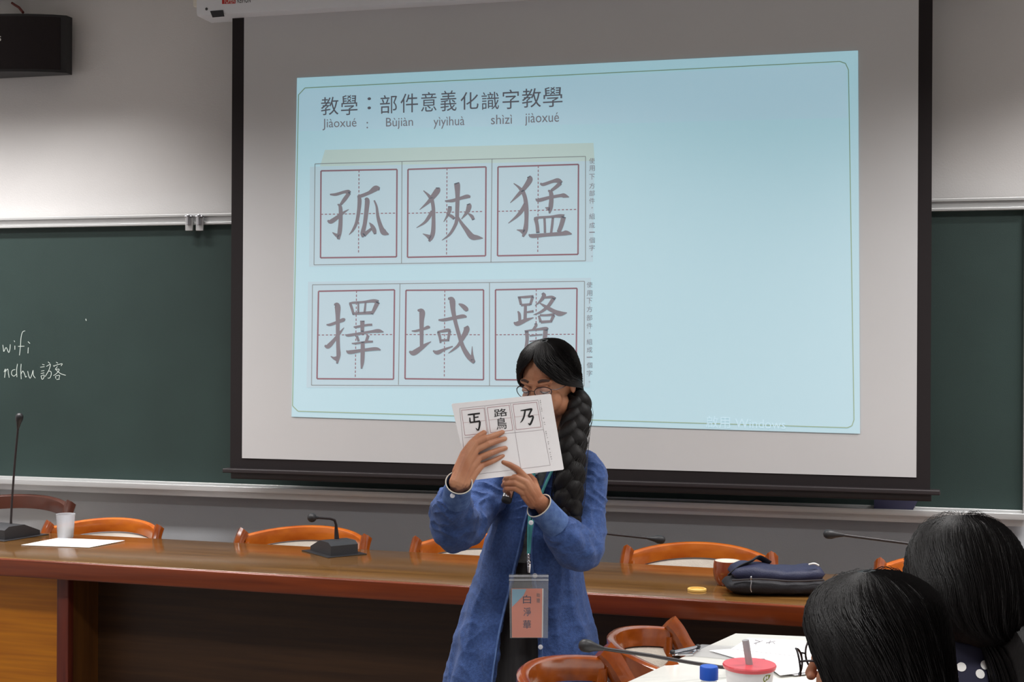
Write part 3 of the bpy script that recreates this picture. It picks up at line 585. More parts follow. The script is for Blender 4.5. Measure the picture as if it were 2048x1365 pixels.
# navy bag
c = onz(1545, 1188, .7505); Db = (c-EYEP).dot(Dv)
r = thing('pencil_bag', c, 'soft navy and black nylon pouch lying on the desk right of the bowl', 'bag', rz=TH)
def bag(x0, x1, prof, m, name, y0, y1, sub=0):
    t = MB(); N = 26; rings = []
    for i in range(N+1):
        u_ = i/N; x = x0+(x1-x0)*u_; zt_, zb_ = prof(u_); endf = (1-abs(2*u_-1)**6)**.5 if abs(2*u_-1) < 1 else .02; endf = max(endf, .05)
        zc_ = (zt_+zb_)/2; hh = (zt_-zb_)/2*endf; hd = (y1-y0)/2*(.6+.4*endf); g = []
        for k in range(20):
            a = 2*PI*k/20; g.append((x, (y0+y1)/2 + hd*math.copysign(abs(math.cos(a))**.7, math.cos(a)), zc_ + hh*math.copysign(abs(math.sin(a))**.7, math.sin(a)) + .0015*math.sin(9*u_*PI+k)))
        rings.append(g)
    t.loft(rings); return t.obj(name, m, r, local=True)
bag(-.155, .175, lambda u_: (.056+.005*math.sin(7*u_), .002), M['blacknylon'], 'lower_body', -.065, .09)
bag(-.135, .165, lambda u_: (.093+.008*math.sin(6*u_+1), .036), M['navy'], 'upper_body', -.05, .09)
t = MB(); t.tube(cat_rom([(-.14, -.055, .052), (-.05, -.066, .058), (.05, -.066, .052), (.15, -.06, .055)], 5), .003, 8); t.obj('zipper', M['blackmetal'], r, local=True)
t = MB(); t.tube(cat_rom([(-.14, 0, .06), (-.11, -.02, .09), (-.07, -.01, .106), (-.04, .03, .112), (.0, .06, .088)], 6), [(.011, .004)]*25, 10); t.obj('strap', M['blacknylon'], r, local=True)
t = MB(); t.tube(cat_rom([(-.082, -.066, .062), (-.081, -.072, .050), (-.083, -.072, .03), (-.080, -.071, .018)], 4), .0016, 6); t.ell((-.082, -.071, .062), (.003, .002, .006)); t.obj('zip_pull', M['chrome'], r, local=True)
t = MB(); t.tube(cat_rom([(.11, -.03, .099), (.125, -.04, .104), (.14, -.035, .097)], 4), .003, 8); t.obj('white_toggle', M['white'], r, local=True)
# booklets at the far right of the desk
c = onz(2078, 1222, .7505)
t = MB(); t.box((c.x, c.y, .7505+.006), (.15, .10, .012), Matrix.Rotation(.05, 3, 'Z'), bev=.001)
t.obj('booklet', M['label_blue'], origin=c, label='pale blue booklet at the right edge of the desk beyond the ponytailed listener', cat='book')
c = onz(2082, 1183, .7505)
t = MB(); t.box((c.x, c.y, .7505+.020), (.16, .10, .04), Matrix.Rotation(.05, 3, 'Z'), bev=.003)
t.obj('white_box', M['cupwhite'], origin=c, label='small white box behind the pale blue booklet at the right frame edge', cat='box')
# ================================================================ FRONT TABLE
tp = [(-.77, 2.45), (.65, 3.0), (.62, 3.86), (-.329, 3.793)]
tb = thing('audience_table', (-.1, 3.2, 0), 'cream laminate table in front of the two seated listeners', 'table')
MB().prism(tp, .728, .7496, .003).obj('tabletop', M['table'], tb)
MB().prism([(p[0]*.996-.0004, p[1]*.9985+.005) for p in tp], .715, .729).obj('edge_band', M['tableedge'], tb, smooth=False)
cx_ = sum(p[0] for p in tp)/4; cy_ = sum(p[1] for p in tp)/4
for x, y in tp:
    x2 = x+(cx_-x)*.14; y2 = y+(cy_-y)*.14; MB().tube([(x2, y2, 0), (x2, y2, .72)], .02, 14).obj('leg', M['blackmetal'], tb)
def tz(px, py, lift=0): return onz(px, py, .7502+lift)
def sheet(name, q, m, label, cat, th=.0005, lift=0.0, group=None):
    P = [tz(*p, lift) for p in q]; t = MB(); t.loft([P, [p+Vector((0, 0, th)) for p in P]]); return t.obj(name, m, smooth=False, origin=P[0], label=label, cat=cat, group=group)
# clipboard
P0 = tz(1345, 1308); cbd = thing('clipboard', P0, 'clear grey clipboard with a wire clip, lying on the cream table', 'clipboard')
P = [tz(*p, .0003) for p in ((1338, 1309), (1404, 1291), (1560, 1299), (1560, 1330))]; t = MB(); t.loft([P, [p+Vector((0, 0, .002)) for p in P]]); t.obj('board', M['acryl'], cbd, smooth=False)
A_ = tz(1345, 1305, .012); B_ = tz(1396, 1294, .012); dz_ = Vector((0, 0, .012))
t = MB(); t.tube([A_, B_], .0035, 8); t.tube([A_-dz_*.6, (A_+B_)/2+Vector((.02, -.02, -.007)), B_-dz_*.6], .003, 8); t.box((A_+B_)/2-Vector((0, 0, .006)), ((B_-A_).length, .018, .004), Matrix.Rotation(math.atan2((B_-A_).y, (B_-A_).x), 3, 'Z')); t.obj('clip', M['chrome'], cbd)
t = MB(); t.ell(A_, (.007, .007, .006)); t.ell(B_, (.007, .007, .006)); t.obj('rubber_end', M['blackplastic'], cbd)
pp1 = thing('calligraphy_sheet', tz(1500, 1290), 'white sheet with grey brush writing, under the glasses of the nearer listener', 'paper')
P = [tz(*p, .0045) for p in ((1497, 1277), (1608, 1282), (1640, 1318), (1462, 1299))]; t = MB(); t.loft([P, [p+Vector((0, 0, .0005)) for p in P]]); t.obj('sheet', M['paper'], pp1, smooth=False)
t = MB()
for st in [[(1510, 1281, 1.5), (1520, 1284, 1.2)], [(1508, 1288, 1.6), (1518, 1285, 1.2), (1526, 1282, .8)], [(1511, 1291, 1), (1513, 1286, 1.2)], [(1532, 1287, 1.6), (1541, 1285, 1.2), (1551, 1283, .8)], [(1541, 1281, 1), (1538, 1289, 1.4)], [(1546, 1285, 1.2), (1550, 1289, 1.2)]]:
    stroke(t, st, lambda a, b, l=0: tz(a, b, .0053))
t.obj('brush_lettering', M['c_grey'], pp1, smooth=False)
sheet('paper_sheet', ((1418, 1302), (1462, 1299), (1640, 1318), (1650, 1345), (1590, 1352)), M['paper'], 'large blank sheet between the clipboard clip and the red-lidded cup', 'paper', lift=.0035)
sheet('paper_sheet', ((1535, 1333), (1610, 1320), (1660, 1340), (1560, 1352)), M['paper'], 'small white sheet right of the red-lidded cup, edge curling', 'paper', lift=.0060)
# drinks
c = dep(1499, 1329, 2.85); zt_ = c.z
r = thing('drink_cup', (c.x, c.y, .7505), 'white paper cup with a red lid and grey straw on the cream table', 'cup')
Rr_ = 52/ (2700/2.85); c0 = Vector((c.x, c.y, .7505)); Hc = zt_-.7505
MB().lathe([(.001, 0), (Rr_*.70, 0), (Rr_*.93, Hc-.004), (Rr_*.95, Hc-.002)], c0, 40).obj('cup_body', M['cupwhite'], r)
MB().lathe([(Rr_*.93, Hc-.010), (Rr_, Hc-.008), (Rr_*1.03, Hc-.002), (Rr_*1.0, Hc+.001), (Rr_*.92, Hc+.001), (Rr_*.3, Hc-.0005), (.001, Hc)], c0, 40).obj('lid', M['redlid'], r)
MB().tube([c0+Vector((.0, 0, Hc-.05)), dep(1499, 1332, 2.85), dep(1491, 1281, 2.85)], .0075, 14).obj('straw', M['strawm'], r)
t = MB()
for (qx, qy, qw) in [(1531, 1362, 14), (1540, 1354, 10)]:
    pass
def fcup(a, b, l=0):
    v = ray(a, b); best = None     # intersect with the cup's tapering side
    lo, hi = 2.6, 2.85
    for _ in range(30):
        mid_ = (lo+hi)/2; p = EYEP+v*mid_; rr_ = Rr_*(.70+.23*max(0, (p.z-.7505))/Hc)+.0004
        if (Vector((p.x, p.y))-Vector((c.x, c.y))).length > rr_: lo = mid_
        else: hi = mid_
    return EYEP+v*lo
stroke(t, [(1529, 1366, 1), (1530, 1360, 8), (1535, 1355, 9), (1541, 1351, 1)], fcup); t.obj('leaf_print', M['leaf'], r, smooth=False)
c = dep(1418, 1333, 2.7); r = thing('water_bottle', (c.x, c.y, .7505), 'clear water bottle with a blue cap beside the red-lidded cup', 'bottle')
c0 = Vector((c.x, c.y, .7505)); Hc = c.z-.7505; rc = 18/1000
MB().lathe([(.001, 0), (.026, 0), (.029, .006), (.029, Hc-.068), (.026, Hc-.052), (.0155, Hc-.03), (.0145, Hc-.004), (.001, Hc-.004)], c0, 32).obj('bottle_body', M['bottle'], r)
t = MB(); t.loft([[c0+Vector((rr*(1+.02*(k % 2))*math.cos(2*PI*k/60), rr*(1+.02*(k % 2))*math.sin(2*PI*k/60), z)) for k in range(60)] for rr, z in ((rc, Hc-.026), (rc, Hc-.002), (rc*.93, Hc), (rc*.4, Hc), (.0005, Hc))]); t.obj('cap', M['bluecap'], r)
# microphone on the front table
b = tz(1497, 1346); 
gooseneck((b.x, b.y, .7505), TH, [dep(1500, 1338, 3.28), dep(1485, 1338, 3.27), dep(1440, 1335, 3.26), dep(1380, 1326, 3.23), dep(1300, 1312, 3.2), dep(1205, 1298, 3.16)], dep(1170, 1292, 3.15), 'long gooseneck microphone lying low over the front chairs, from behind the red-lidded cup', base=(.08, .08, .03), mat_=False)
# front chairs
for k, (D_, px, py, s, ang) in enumerate([(3.91, 1337, 1254, .97, 0), (3.31, 1205, 1312, 1.04, 0)]):
    w_ = Vector((.12, -.99, 0)).normalized(); b_ = Vector((-.99, -.12, 0)).normalized()      # towards near arm / towards back
    p = dep(px, py, D_); an = math.atan2(b_.y, b_.x)-PI/2
    o = copy_tree(proto); o.name = 'armchair'
    for ch in [x for x in bpy.data.objects if x.parent == o]:
        if ch.data.materials and ch.data.materials[0] == M['chair_wood']:
            ch.data = ch.data.copy(); ch.data.materials[0] = M['chair_wood2']
    # far arm top is local (+.268,.07): facing +X, local +X is ... far side (+Y) 
    R_ = Matrix.Rotation(an, 3, 'Z'); loc = Vector((p.x, p.y, 0)) - R_ @ Vector((.268*s, .07*s, 0))
    zs = p.z/.772; o.scale = (s, s, zs); o.rotation_euler = (0, 0, an); o.location = loc; o['group'] = 'brown varnished chairs at the cream table'
    o['label'] = ['brown varnished chair with cream back pad at the cream table, beside the clipboard', 'brown varnished chair with cream back pad in the bottom foreground, nearest the teacher'][k]
    print('front chair', k, tuple(round(q_, 2) for q_ in loc), round(zs, 3))
# ================================================================ PEOPLE
def frame(origin, yaw=0, pitch=0, roll=0, s=1.0):
    B = Matrix((Rh, Dv, Uz)).transposed() @ Matrix.Rotation(yaw, 3, 'Z') @ Matrix.Rotation(roll, 3, 'Y') @ Matrix.Rotation(pitch, 3, 'X')
    o = Vector(origin)
    return (lambda x, y, z: o + B @ (Vector((x, y, z))*s)), B
def head_parts(t, f, B, s=1.0):
    e_ = lambda c, r: t.ell(f(*c), tuple(v*s for v in r), B)
    c_ = lambda P, R: t.cap([f(*p) for p in P], [r*s for r in R])
    e_((0, .012, .022), (.074, .093, .098)); e_((0, -.022, -.028), (.060, .064, .084)); e_((0, -.050, -.088), (.032, .034, .026))
    for q in (-1, 1):
        e_((q*.034, -.050, -.036), (.030, .032, .036)); e_((q*.046, -.018, -.062), (.022, .036, .032)); e_((q*.032, -.074, .004), (.016, .013, .0105))
        e_((q*.076, .012, -.006), (.007, .017, .029)); e_((q*.079, .004, .002), (.006, .007, .016)); e_((q*.0095, -.100, -.031), (.0065, .009, .006))
    c_([(-.046, -.068, .027), (-.02, -.079, .024), (0, -.080, .020), (.02, -.079, .024), (.046, -.068, .027)], [.008, .009, .008, .009, .008])
    c_([(0, -.082, .014), (0, -.094, -.010), (0, -.105, -.027)], [.0075, .008, .0085])
    c_([(-.022, -.083, -.060), (0, -.092, -.056), (.022, -.083, -.060)], [.004, .0065, .004]); c_([(-.018, -.082, -.067), (0, -.089, -.067), (.018, -.082, -.067)], [.004, .007, .004])
def chain(t, pts, R, seg=12): t.cap([p for p in pts], R, seg)
def C_ring(fn, a0, n, th):   # fn(angle, inset) -> point ; open wedge of half angle a0 about -Y
    out = [fn(-PI/2 + a0 + (2*PI-2*a0)*i/n, 0) for i in range(n+1)]
    inn = [fn(-PI/2 + a0 + (2*PI-2*a0)*i/n, th) for i in range(n, -1, -1)]
    return out + inn
def hair_shell(f, levels, n=56, th=.010, strands=600, smin=0, sd=1, flat=.0007, wob=.0015):
    """levels: (z, cx, cy, a, b, aL, aR) with opening angles left / right of the face direction"""
    t = MB(); L = [np.array(v, float) for v in levels]; C = cat_rom(L, 4)
    def pt(v, ang, ins, extra=0):
        r = 1 - ins; w_ = wob*math.sin(ang*23+v[0]*30) + wob*.7*math.sin(ang*41+1.3)
        return f(v[1] + (v[3]*r+w_+extra)*math.cos(ang), v[2] + (v[4]*r+w_+extra)*math.sin(ang), v[0])
    rings = []
    for v in C:
        lo = -PI/2 + v[6]; hi = 1.5*PI - v[5]
        th_ = th/max(v[3], .02); o_ = [pt(v, lo+(hi-lo)*i/n, 0) for i in range(n+1)]; i_ = [pt(v, lo+(hi-lo)*i/n, min(.6, th_)) for i in range(n, -1, -1)]
        rings.append(o_+i_)
    t.loft(rings)
    rnd = random.Random(sd)
    for k in range(strands):
        u_ = rnd.random(); dr = rnd.uniform(-.02, .02); ex = rnd.uniform(.0003, .0022); i0 = rnd.randint(0, 3); i1 = len(C) - rnd.randint(0, 4); P = []
        for i in range(i0, i1, 2):
            v = C[i]; lo = -PI/2 + v[6]; hi = 1.5*PI - v[5]; uu = min(1, max(0, u_ + dr*(i/len(C)))); P.append(pt(v, lo+(hi-lo)*uu, 0, ex*(1+.6*math.sin(i*.7+k))))
        if len(P) > 2: t.tube(P, [flat]*(len(P)-1)+[flat*.3], 3, caps=False)
    return t
def fly(t, f, n, sd, top, a, b, out=.012):   # loose hairs above the crown
    rnd = random.Random(sd)
    for k in range(n):
        an = rnd.uniform(0, 2*PI); r0 = rnd.uniform(.1, .6); P = []
        for i in range(5):
            r = r0 + i*.11; z = top*math.sqrt(max(0, 1-min(.98, r)**2)) + out*math.sin(i/4*PI)*rnd.uniform(.3, 1); P.append(f(a*r*math.cos(an), .012+b*r*math.sin(an), .018+z))
        t.tube(P, .0004, 3, caps=False)
# ---------------------------------------------------------------- the teacher
TD = 3.75
def T(px, py, dz=0.0): return dep(px, py, TD+dz)
base = T(1085, 1800, .03); base.z = 0
tr = thing('person', base, 'standing woman with black braid and long blue denim coat holding up a white card', 'person', rz=TH)
hs = .925
hf, HB = frame(T(1096, 766, .0), yaw=math.radians(-30), pitch=math.radians(17), s=hs)
t = MB(); head_parts(t, hf, HB, hs)
t.cap([hf(0, .02, -.05), T(1108, 868, .05), T(1108, 905, .05)], [.05*hs, .047, .055], 20)
head_m = remesh(t, .0026, 3)
# hands (picture position + real distance in front of the card)
cardD = lambda px: 3.42 + (px-903)/199*.14
def Rp(px, py, off): return dep(px, py, cardD(px)-off)
t = MB()
chain(t, [T(909, 1062, -.15), T(913, 1010, -.27), Rp(917, 972, .028)], [.036, .027, .019], 18)
for a, b, c_, r in (((912, 966, .030), (930, 918, .022), (949, 887, .017), (.0185, .0150, .0105)), ((917, 968, .031), (934, 926, .024), (951, 901, .018), (.0185, .0150, .0105)), ((923, 970, .031), (941, 936, .024), (957, 917, .018), (.017, .014, .0100)), ((930, 970, .030), (947, 946, .022), (962, 932, .016), (.0175, .0135, .0095))):
    chain(t, [Rp(*a), Rp(*b), Rp(*c_)], list(r))
chain(t, [Rp(914, 944, .022), Rp(929, 908, .016), Rp(944, 887, .014), Rp(958, 873, .012), Rp(968, 866, .010)], [.013, .0115, .010, .0085, .0072])
for P in ([(949, 887, .017), (971, 878, .021), (990, 871, .014), (1005, 865, .0085)], [(951, 901, .018), (976, 889, .024), (996, 882, .015), (1010, 878, .0085)], [(957, 917, .018), (981, 907, .023), (999, 900, .014), (1011, 897, .0085)], [(962, 932, .016), (983, 924, .019), (997, 917, .012), (1006, 912, .0075)]):
    r0 = .0082 if P[0][0] < 960 else .0070
    chain(t, [Rp(*p) for p in P], [r0*1.12, r0*1.0, r0*.90, r0*.76])
handR = remesh(t, .0015, 2)
t = MB()
W_ = lambda px, py, D: dep(px, py, D)
chain(t, [T(1155, 1092, -.12), W_(1112, 1040, 3.56), W_(1078, 1003, 3.515)], [.036, .029, .0205], 18)
for a, b, r in (((1078, 1000, 3.515), (1054, 959, 3.508), (.017, .0105)), ((1075, 1004, 3.515), (1053, 968, 3.500), (.017, .0105)), ((1070, 1006, 3.515), (1051, 980, 3.502), (.016, .0100)), ((1066, 1008, 3.52), (1047, 991, 3.508), (.015, .0095))):
    chain(t, [W_(*a), (W_(*a)+W_(*b))/2 - Dv*.003, W_(*b)], [r[0], (r[0]+r[1])/2, r[1]])
chain(t, [W_(1054, 959, 3.508), Rp(1035, 939, .017), Rp(1019, 930, .013), Rp(1005, 925, .0085)], [.0098, .0085, .0075, .0064])
for P in ([(1053, 966, 3.500), (1031, 955, 3.492), (1012, 957, 3.500), (1009, 963, 3.520)], [(1051, 977, 3.500), (1029, 966, 3.490), (1010, 967, 3.499), (1007, 972, 3.520)], [(1047, 987, 3.504), (1030, 977, 3.494), (1013, 977, 3.501), (1010, 982, 3.522)]):
    chain(t, [W_(*p) for p in P], [.0092, .0084, .0076, .0066])
chain(t, [W_(1074, 990, 3.535), W_(1066, 962, 3.548), W_(1052, 948, 3.552), W_(1040, 940, 3.552)], [.014, .0115, .0098, .0078])
handL = remesh(t, .0015, 2)
t = MB()
t.ell(T(1106, 965, .06), (.085, .060, .10), Matrix.Rotation(TH, 3, 'Z')); t.ell(T(1084, 1080, .06), (.078, .065, .16), Matrix.Rotation(TH, 3, 'Z')); t.ell(T(1066, 1190, .06), (.088, .072, .13), Matrix.Rotation(TH, 3, 'Z'))
chain(t, [T(1108, 880, .05), T(1104, 930, .05)], [.045, .06], 18)
for pth in ([T(1140, 930, .04), T(1172, 960, -.01), T(1172, 1015, -.05), T(1156, 1090, -.12)], [T(1060, 935, .06), T(1012, 965, .02), T(963, 1012, -.05), T(909, 1062, -.14)]): chain(t, pth, [.036, .033, .033, .032], 18)
for q, py in ((-1, 1), (1, -1)):
    hp = base + Rh*(.055*q-.02) + Uz*.84 + Dv*.02; kn = base + Rh*(.078*q) + Uz*.47; an = base + Rh*(.08*q) + Uz*.08 + Dv*.02; toe = base + Rh*(.07*q) + Uz*.035 - Dv*.13
    chain(t, [hp, kn, (kn+an)/2 + Dv*.015, an], [.062, .05, .048, .033], 18); chain(t, [an+Uz*-.03, toe], [.034, .028], 14)
body_m = remesh(t, .007, 2)
body = put('body', join([head_m, handR, handL, body_m], 'body'), M['skin'], tr)
# face details
for q in (-1, 1):
    t = MB(); t.tube(cat_rom([hf(q*.017, -.0825, .001), hf(q*.026, -.0865, -.0025), hf(q*.036, -.0855, -.003), hf(q*.047, -.077, .001)], 4), .0013, 8); t.obj('eyelash', M['brow'], tr)
    t = MB(); t.ell(hf(q*.032, -.0775, -.0015), (.0105*hs, .0095*hs, .0065*hs), HB); t.obj('eye', M['eyewhite'], tr)
    t = MB(); t.tube(cat_rom([hf(q*.016, -.0865, .030), hf(q*.030, -.0855, .036), hf(q*.050, -.071, .030)], 5), [(.0012, .0034)]*11, 8); t.obj('eyebrow', M['brow'], tr)
t = MB(); t.tube(cat_rom([hf(-.021, -.0865, -.061), hf(0, -.098, -.059), hf(.021, -.0865, -.061)], 5), [(.0028, .0016)]*11, 8); t.obj('lips', M['lips'], tr)
# glasses
gl = MB(); lens = []
for q in (-1, 1):
    P = []; c = (q*.034, -.104, .004)
    for k in range(29):
        a = 2*PI*k/28; x = c[0]+.0245*math.cos(a); P.append(hf(x, c[1]+.55*max(0, abs(x)-.03)**1.0, c[2]+.0165*math.sin(a)))
    gl.tube(P, .0012, 6, caps=False); lens.append(P)
    gl.tube(cat_rom([hf(q*.0575, -.088, .010), hf(q*.068, -.070, .004), hf(q*.078, -.02, .002), hf(q*.080, .010, .0)], 4), .0011, 6)
gl.tube(cat_rom([hf(-.0105, -.104, .007), hf(0, -.107, .010), hf(.0105, -.104, .007)], 4), .001, 6)
go = gl.obj('glasses', M['frame'], tr)
for P in lens:
    t = MB(); c = sum(P[:-1], Vector())/28; n_ = (HB @ Vector((0, -1, 0)))*.0003
    t.add([c+n_]+[p+n_ for p in P[:-1]], [(0, k+1, (k+1) % 28+1) for k in range(28)]); t.obj('lens', M['lens'], go)
# hair cap with a centre parting
R_ = math.radians
lv = [(.1285, 0, .012, .012, .014, 0.0, 0.0), (.124, 0, .012, .036, .042, 0, 0), (.112, 0, .012, .057, .068, R_(1), R_(1)), (.095, 0, .012, .072, .087, R_(4), R_(4)), (.073, 0, .013, .083, .101, R_(20), R_(17)), (.045, 0, .014, .089, .107, R_(38), R_(33)),
      (.018, .0, .015, .091, .106, R_(54), R_(47)), (-.006, 0, .018, .090, .101, R_(68), R_(72)), (-.035, 0, .026, .086, .092, R_(84), R_(108)), (-.065, .004, .036, .080, .080, R_(98), R_(112)), (-.095, .014, .046, .068, .060, R_(106), R_(112)), (-.115, .03, .05, .050, .045, R_(112), R_(112))]
t = hair_shell(hf, lv, strands=900, sd=3, wob=.0009); fly(t, hf, 30, 4, .110, .089, .105, .005)
hair = t.obj('hair', M['hair'], tr)
# braid over her shoulder
cl = cat_rom([np.array(v, float) for v in [(1158, 792, .0, .028), (1157, 824, -.02, .034), (1148, 862, -.055, .037), (1143, 905, -.09, .037), (1140, 950, -.115, .037), (1136, 1000, -.125, .037), (1140, 1040, -.125, .028), (1146, 1060, -.12, .018)]], 14)
t = MB()
for k in range(3):
    P = []; Rr2 = []
    for i, v in enumerate(cl):
        ph = i*.21 + k*2*PI/3; A = v[3]; c = T(v[0], v[1], v[2]); P.append(c + Rh*(A*.40*math.sin(ph)) - Dv*(A*.24*math.sin(2*ph))); Rr2.append((A*.80, A*.72))
    t.tube(P, Rr2, 16, fn=lambda u_, a_: .02*math.sin(7*a_))
rnd = random.Random(5)
for k in range(110):
    P = []; a0 = rnd.uniform(0, 2*PI); i0 = rnd.randint(0, 60)
    for i in range(i0, min(len(cl), i0+30), 3):
        v = cl[i]; P.append(T(v[0], v[1], v[2]) + Rh*(v[3]*1.22*math.cos(a0+i*.05)) - Dv*(v[3]*1.0*math.sin(a0+i*.05)))
    if len(P) > 2: t.tube(P, .0005, 3, caps=False)
t.obj('braid', M['hair'], tr)
t = MB(); v = cl[-10]; t.tube([T(1141, 1040, -.125), T(1143, 1046, -.124)], .022, 16); t.obj('hair_tie', M['ink'], tr)
# coat
LV = [(897, 1078, 1150, .052, 1084, 1122), (905, 1048, 1172, .068, 1080, 1114), (916, 1020, 1190, .084, 1074, 1106), (940, 1010, 1196, .098, 1069, 1094), (985, 1004, 1190, .108, 1064, 1080), (1040, 984, 1172, .112, 1050, 1064),
      (1102, 966, 1160, .118, 1036, 1060), (1168, 945, 1168, .124, 1020, 1070), (1242, 919, 1185, .134, 1002, 1078), (1304, 903, 1198, .144, 991, 1082), (1365, 888, 1210, .152, 983, 1086), (1450, 866, 1226, .165, 972, 1092), (1570, 845, 1246, .18, 960, 1100)]
CT = cat_rom([np.array(v, float) for v in LV], 5); CD = .055
def coat_pt(v, ang, ins, fold=1.0):
    y, xl, xr, b = v[:4]; a = (xr-xl)/2/720.0; cxp = (xl+xr)/2; dwn = max(0, (y-1060)/500)
    k = 1 + fold*dwn*(.055*math.sin(7*ang+.6)+.035*math.sin(12*ang+2))
    c = T(cxp, y, CD); return c + Rh*((a-ins)*k*math.cos(ang)) + Dv*((b-ins)*k*math.sin(ang))
def ang_of(v, px):
    y, xl, xr, b = v[:4]; a = (xr-xl)/2/720.0; Dd = TD+CD-b*.93; x = (px-(xl+xr)/2)/F*Dd; x += 0
    # account for the nearer depth: the centre drifts with perspective
    x += ((xl+xr)/2-CX)/F*(Dd-(TD+CD)); return -math.acos(max(-1, min(1, x/a)))
t = MB(); rings = []; edgeL = []; edgeR = []
for v in CT:
    aR = ang_of(v, v[5]); aL = ang_of(v, v[4]) + 2*PI; n = 72
    rings.append([coat_pt(v, aR+(aL-aR)*i/n, 0) for i in range(n+1)] + [coat_pt(v, aR+(aL-aR)*i/n, .009) for i in range(n, -1, -1)])
    edgeL.append(coat_pt(v, aL-.02, -.0025)); edgeR.append(coat_pt(v, aR+.02, -.0025))
t.loft(rings)
def crumple(seed, amp):
    def fn(u_, a_): return amp*(noise.noise(Vector((math.cos(a_)*1.6+seed, math.sin(a_)*1.6, u_*9))) + .6*noise.noise(Vector((math.cos(a_)*3+seed, math.sin(a_)*3, u_*17+4))))
    return fn
def sleeve(mb, P, R, seed, amp=.10): 
    pp = cat_rom([np.array(tuple(p)+(r,), float) for p, r in zip(P, R)], 8); mb.tube([v[:3] for v in pp], [v[3] for v in pp], 34, fn=crumple(seed, amp))
mb_cuff = []
t2 = t
sleeve(t2, [T(1150, 932, .02), T(1180, 950, -.005), T(1178, 1010, -.045), T(1170, 1070, -.09), T(1158, 1098, -.125), T(1132, 1074, -.16), T(1108, 1048, -.185)], [.050, .047, .046, .052, .060, .053, .038], 2, .14)
sleeve(t2, [T(1050, 935, .05), T(1010, 955, .03), T(965, 1005, -.03), T(930, 1045, -.10), T(908, 1052, -.165), T(905, 1022, -.23), T(911, 994, -.30)], [.052, .050, .052, .058, .064, .056, .036], 5, .16)
def wrinkle(co, n):
    q = co + Vector((.03*noise.noise(co*9), .03*noise.noise(co*9+Vector((5, 0, 0))), .05*noise.noise(co*7)))
    up = max(0, min(1, (co.z-1.0)/.12))         # sleeves and bodice crease most
    ridge = 1-abs(noise.noise(Vector((q.x*17, q.y*17, q.z*24))))*2.4
    return .004*noise.noise(co*16) + (.0022+.0052*up)*max(0, ridge)**2 + (1-up)*.005*(1-abs(noise.noise(Vector((q.x*20, q.y*20, q.z*3.5))))*2)
coat_m = remesh(t2, .0045, 2, .5, wrinkle)
coat = put('coat', coat_m, M['denim'], tr)
for nm, E_ in (('placket', edgeL), ('placket', edgeR)):
    t = MB(); t.tube([p for p in E_[4:]], [(.0035, .009)]*len(E_[4:]), 8, up=tuple(Dv)); t.obj(nm, M['denim_pale'], coat, label='paler stitched denim edge of the coat front')
# shoulder seam, collar
t = MB(); P = cat_rom([T(1062, 918, -.045), T(1078, 898, -.02), T(1085, 885, .03), T(1115, 880, .09), T(1142, 888, .05), T(1140, 900, -.01), T(1122, 920, -.045)], 5)
t.tube(P, [(.006, .017)]*len(P), 10, up=(0, 0, 1)); t.obj('collar', M['denim'], coat)
def cuff(P, R, seed, btn):
    t = MB(); t.tube(P, R, 30, caps=False); t.tube([P[-1], P[-1]-(P[-1]-P[-2]).normalized()*.012, P[0]], [R[-1]-.002, R[-1]-.0035, R[0]-.004], 30, caps=False); c = t.obj('cuff', M['denim_pale'], coat)
    ring = MB(); d = (P[-1]-P[-2]).normalized(); x = d.cross(Vector((0, 0, 1))).normalized(); y = d.cross(x)
    ring.tube([P[-1]+(x*math.cos(2*PI*k/30)+y*math.sin(2*PI*k/30))*R[-1] for k in range(31)], .0016, 6, caps=False); ring.obj('cuff_edge', M['cuffline'], coat)
    b = MB(); b.lathe([(.0005, .003), (.004, .0028), (.0062, .0018), (.0062, 0)], (0, 0, 0), 18); me = b.mesh('button'); q = (EYEP-btn).normalized()
    me.transform(Matrix.Translation(btn) @ q.to_track_quat('Z', 'Y').to_matrix().to_4x4()); put('button', me, M['button'], coat)
p0 = T(912, 1000, -.295); p1 = Rp(918, 966, .036); cuff([p0, (p0*.5+p1*.5), p1], [.037, .0345, .0335], 1, T(905, 992, -.37))
p0 = T(1112, 1050, -.19); p1 = T(1078, 1012, -.232); cuff([p0, (p0+p1)/2, p1], [.039, .0365, .036], 2, T(1062, 1046, -.262))
for px, py, dz in ((1081, 1295, -.108), (1070, 1152, -.085), (1072, 945, -.06)):
    b = MB(); b.lathe([(.0005, .003), (.004, .0028), (.0065, .0018), (.0065, 0)], (0, 0, 0), 18); me = b.mesh('button'); p = T(px, py, dz); q = (EYEP-p).normalized()
    me.transform(Matrix.Translation(p) @ q.to_track_quat('Z', 'Y').to_matrix().to_4x4()); put('button', me, M['button'], coat)
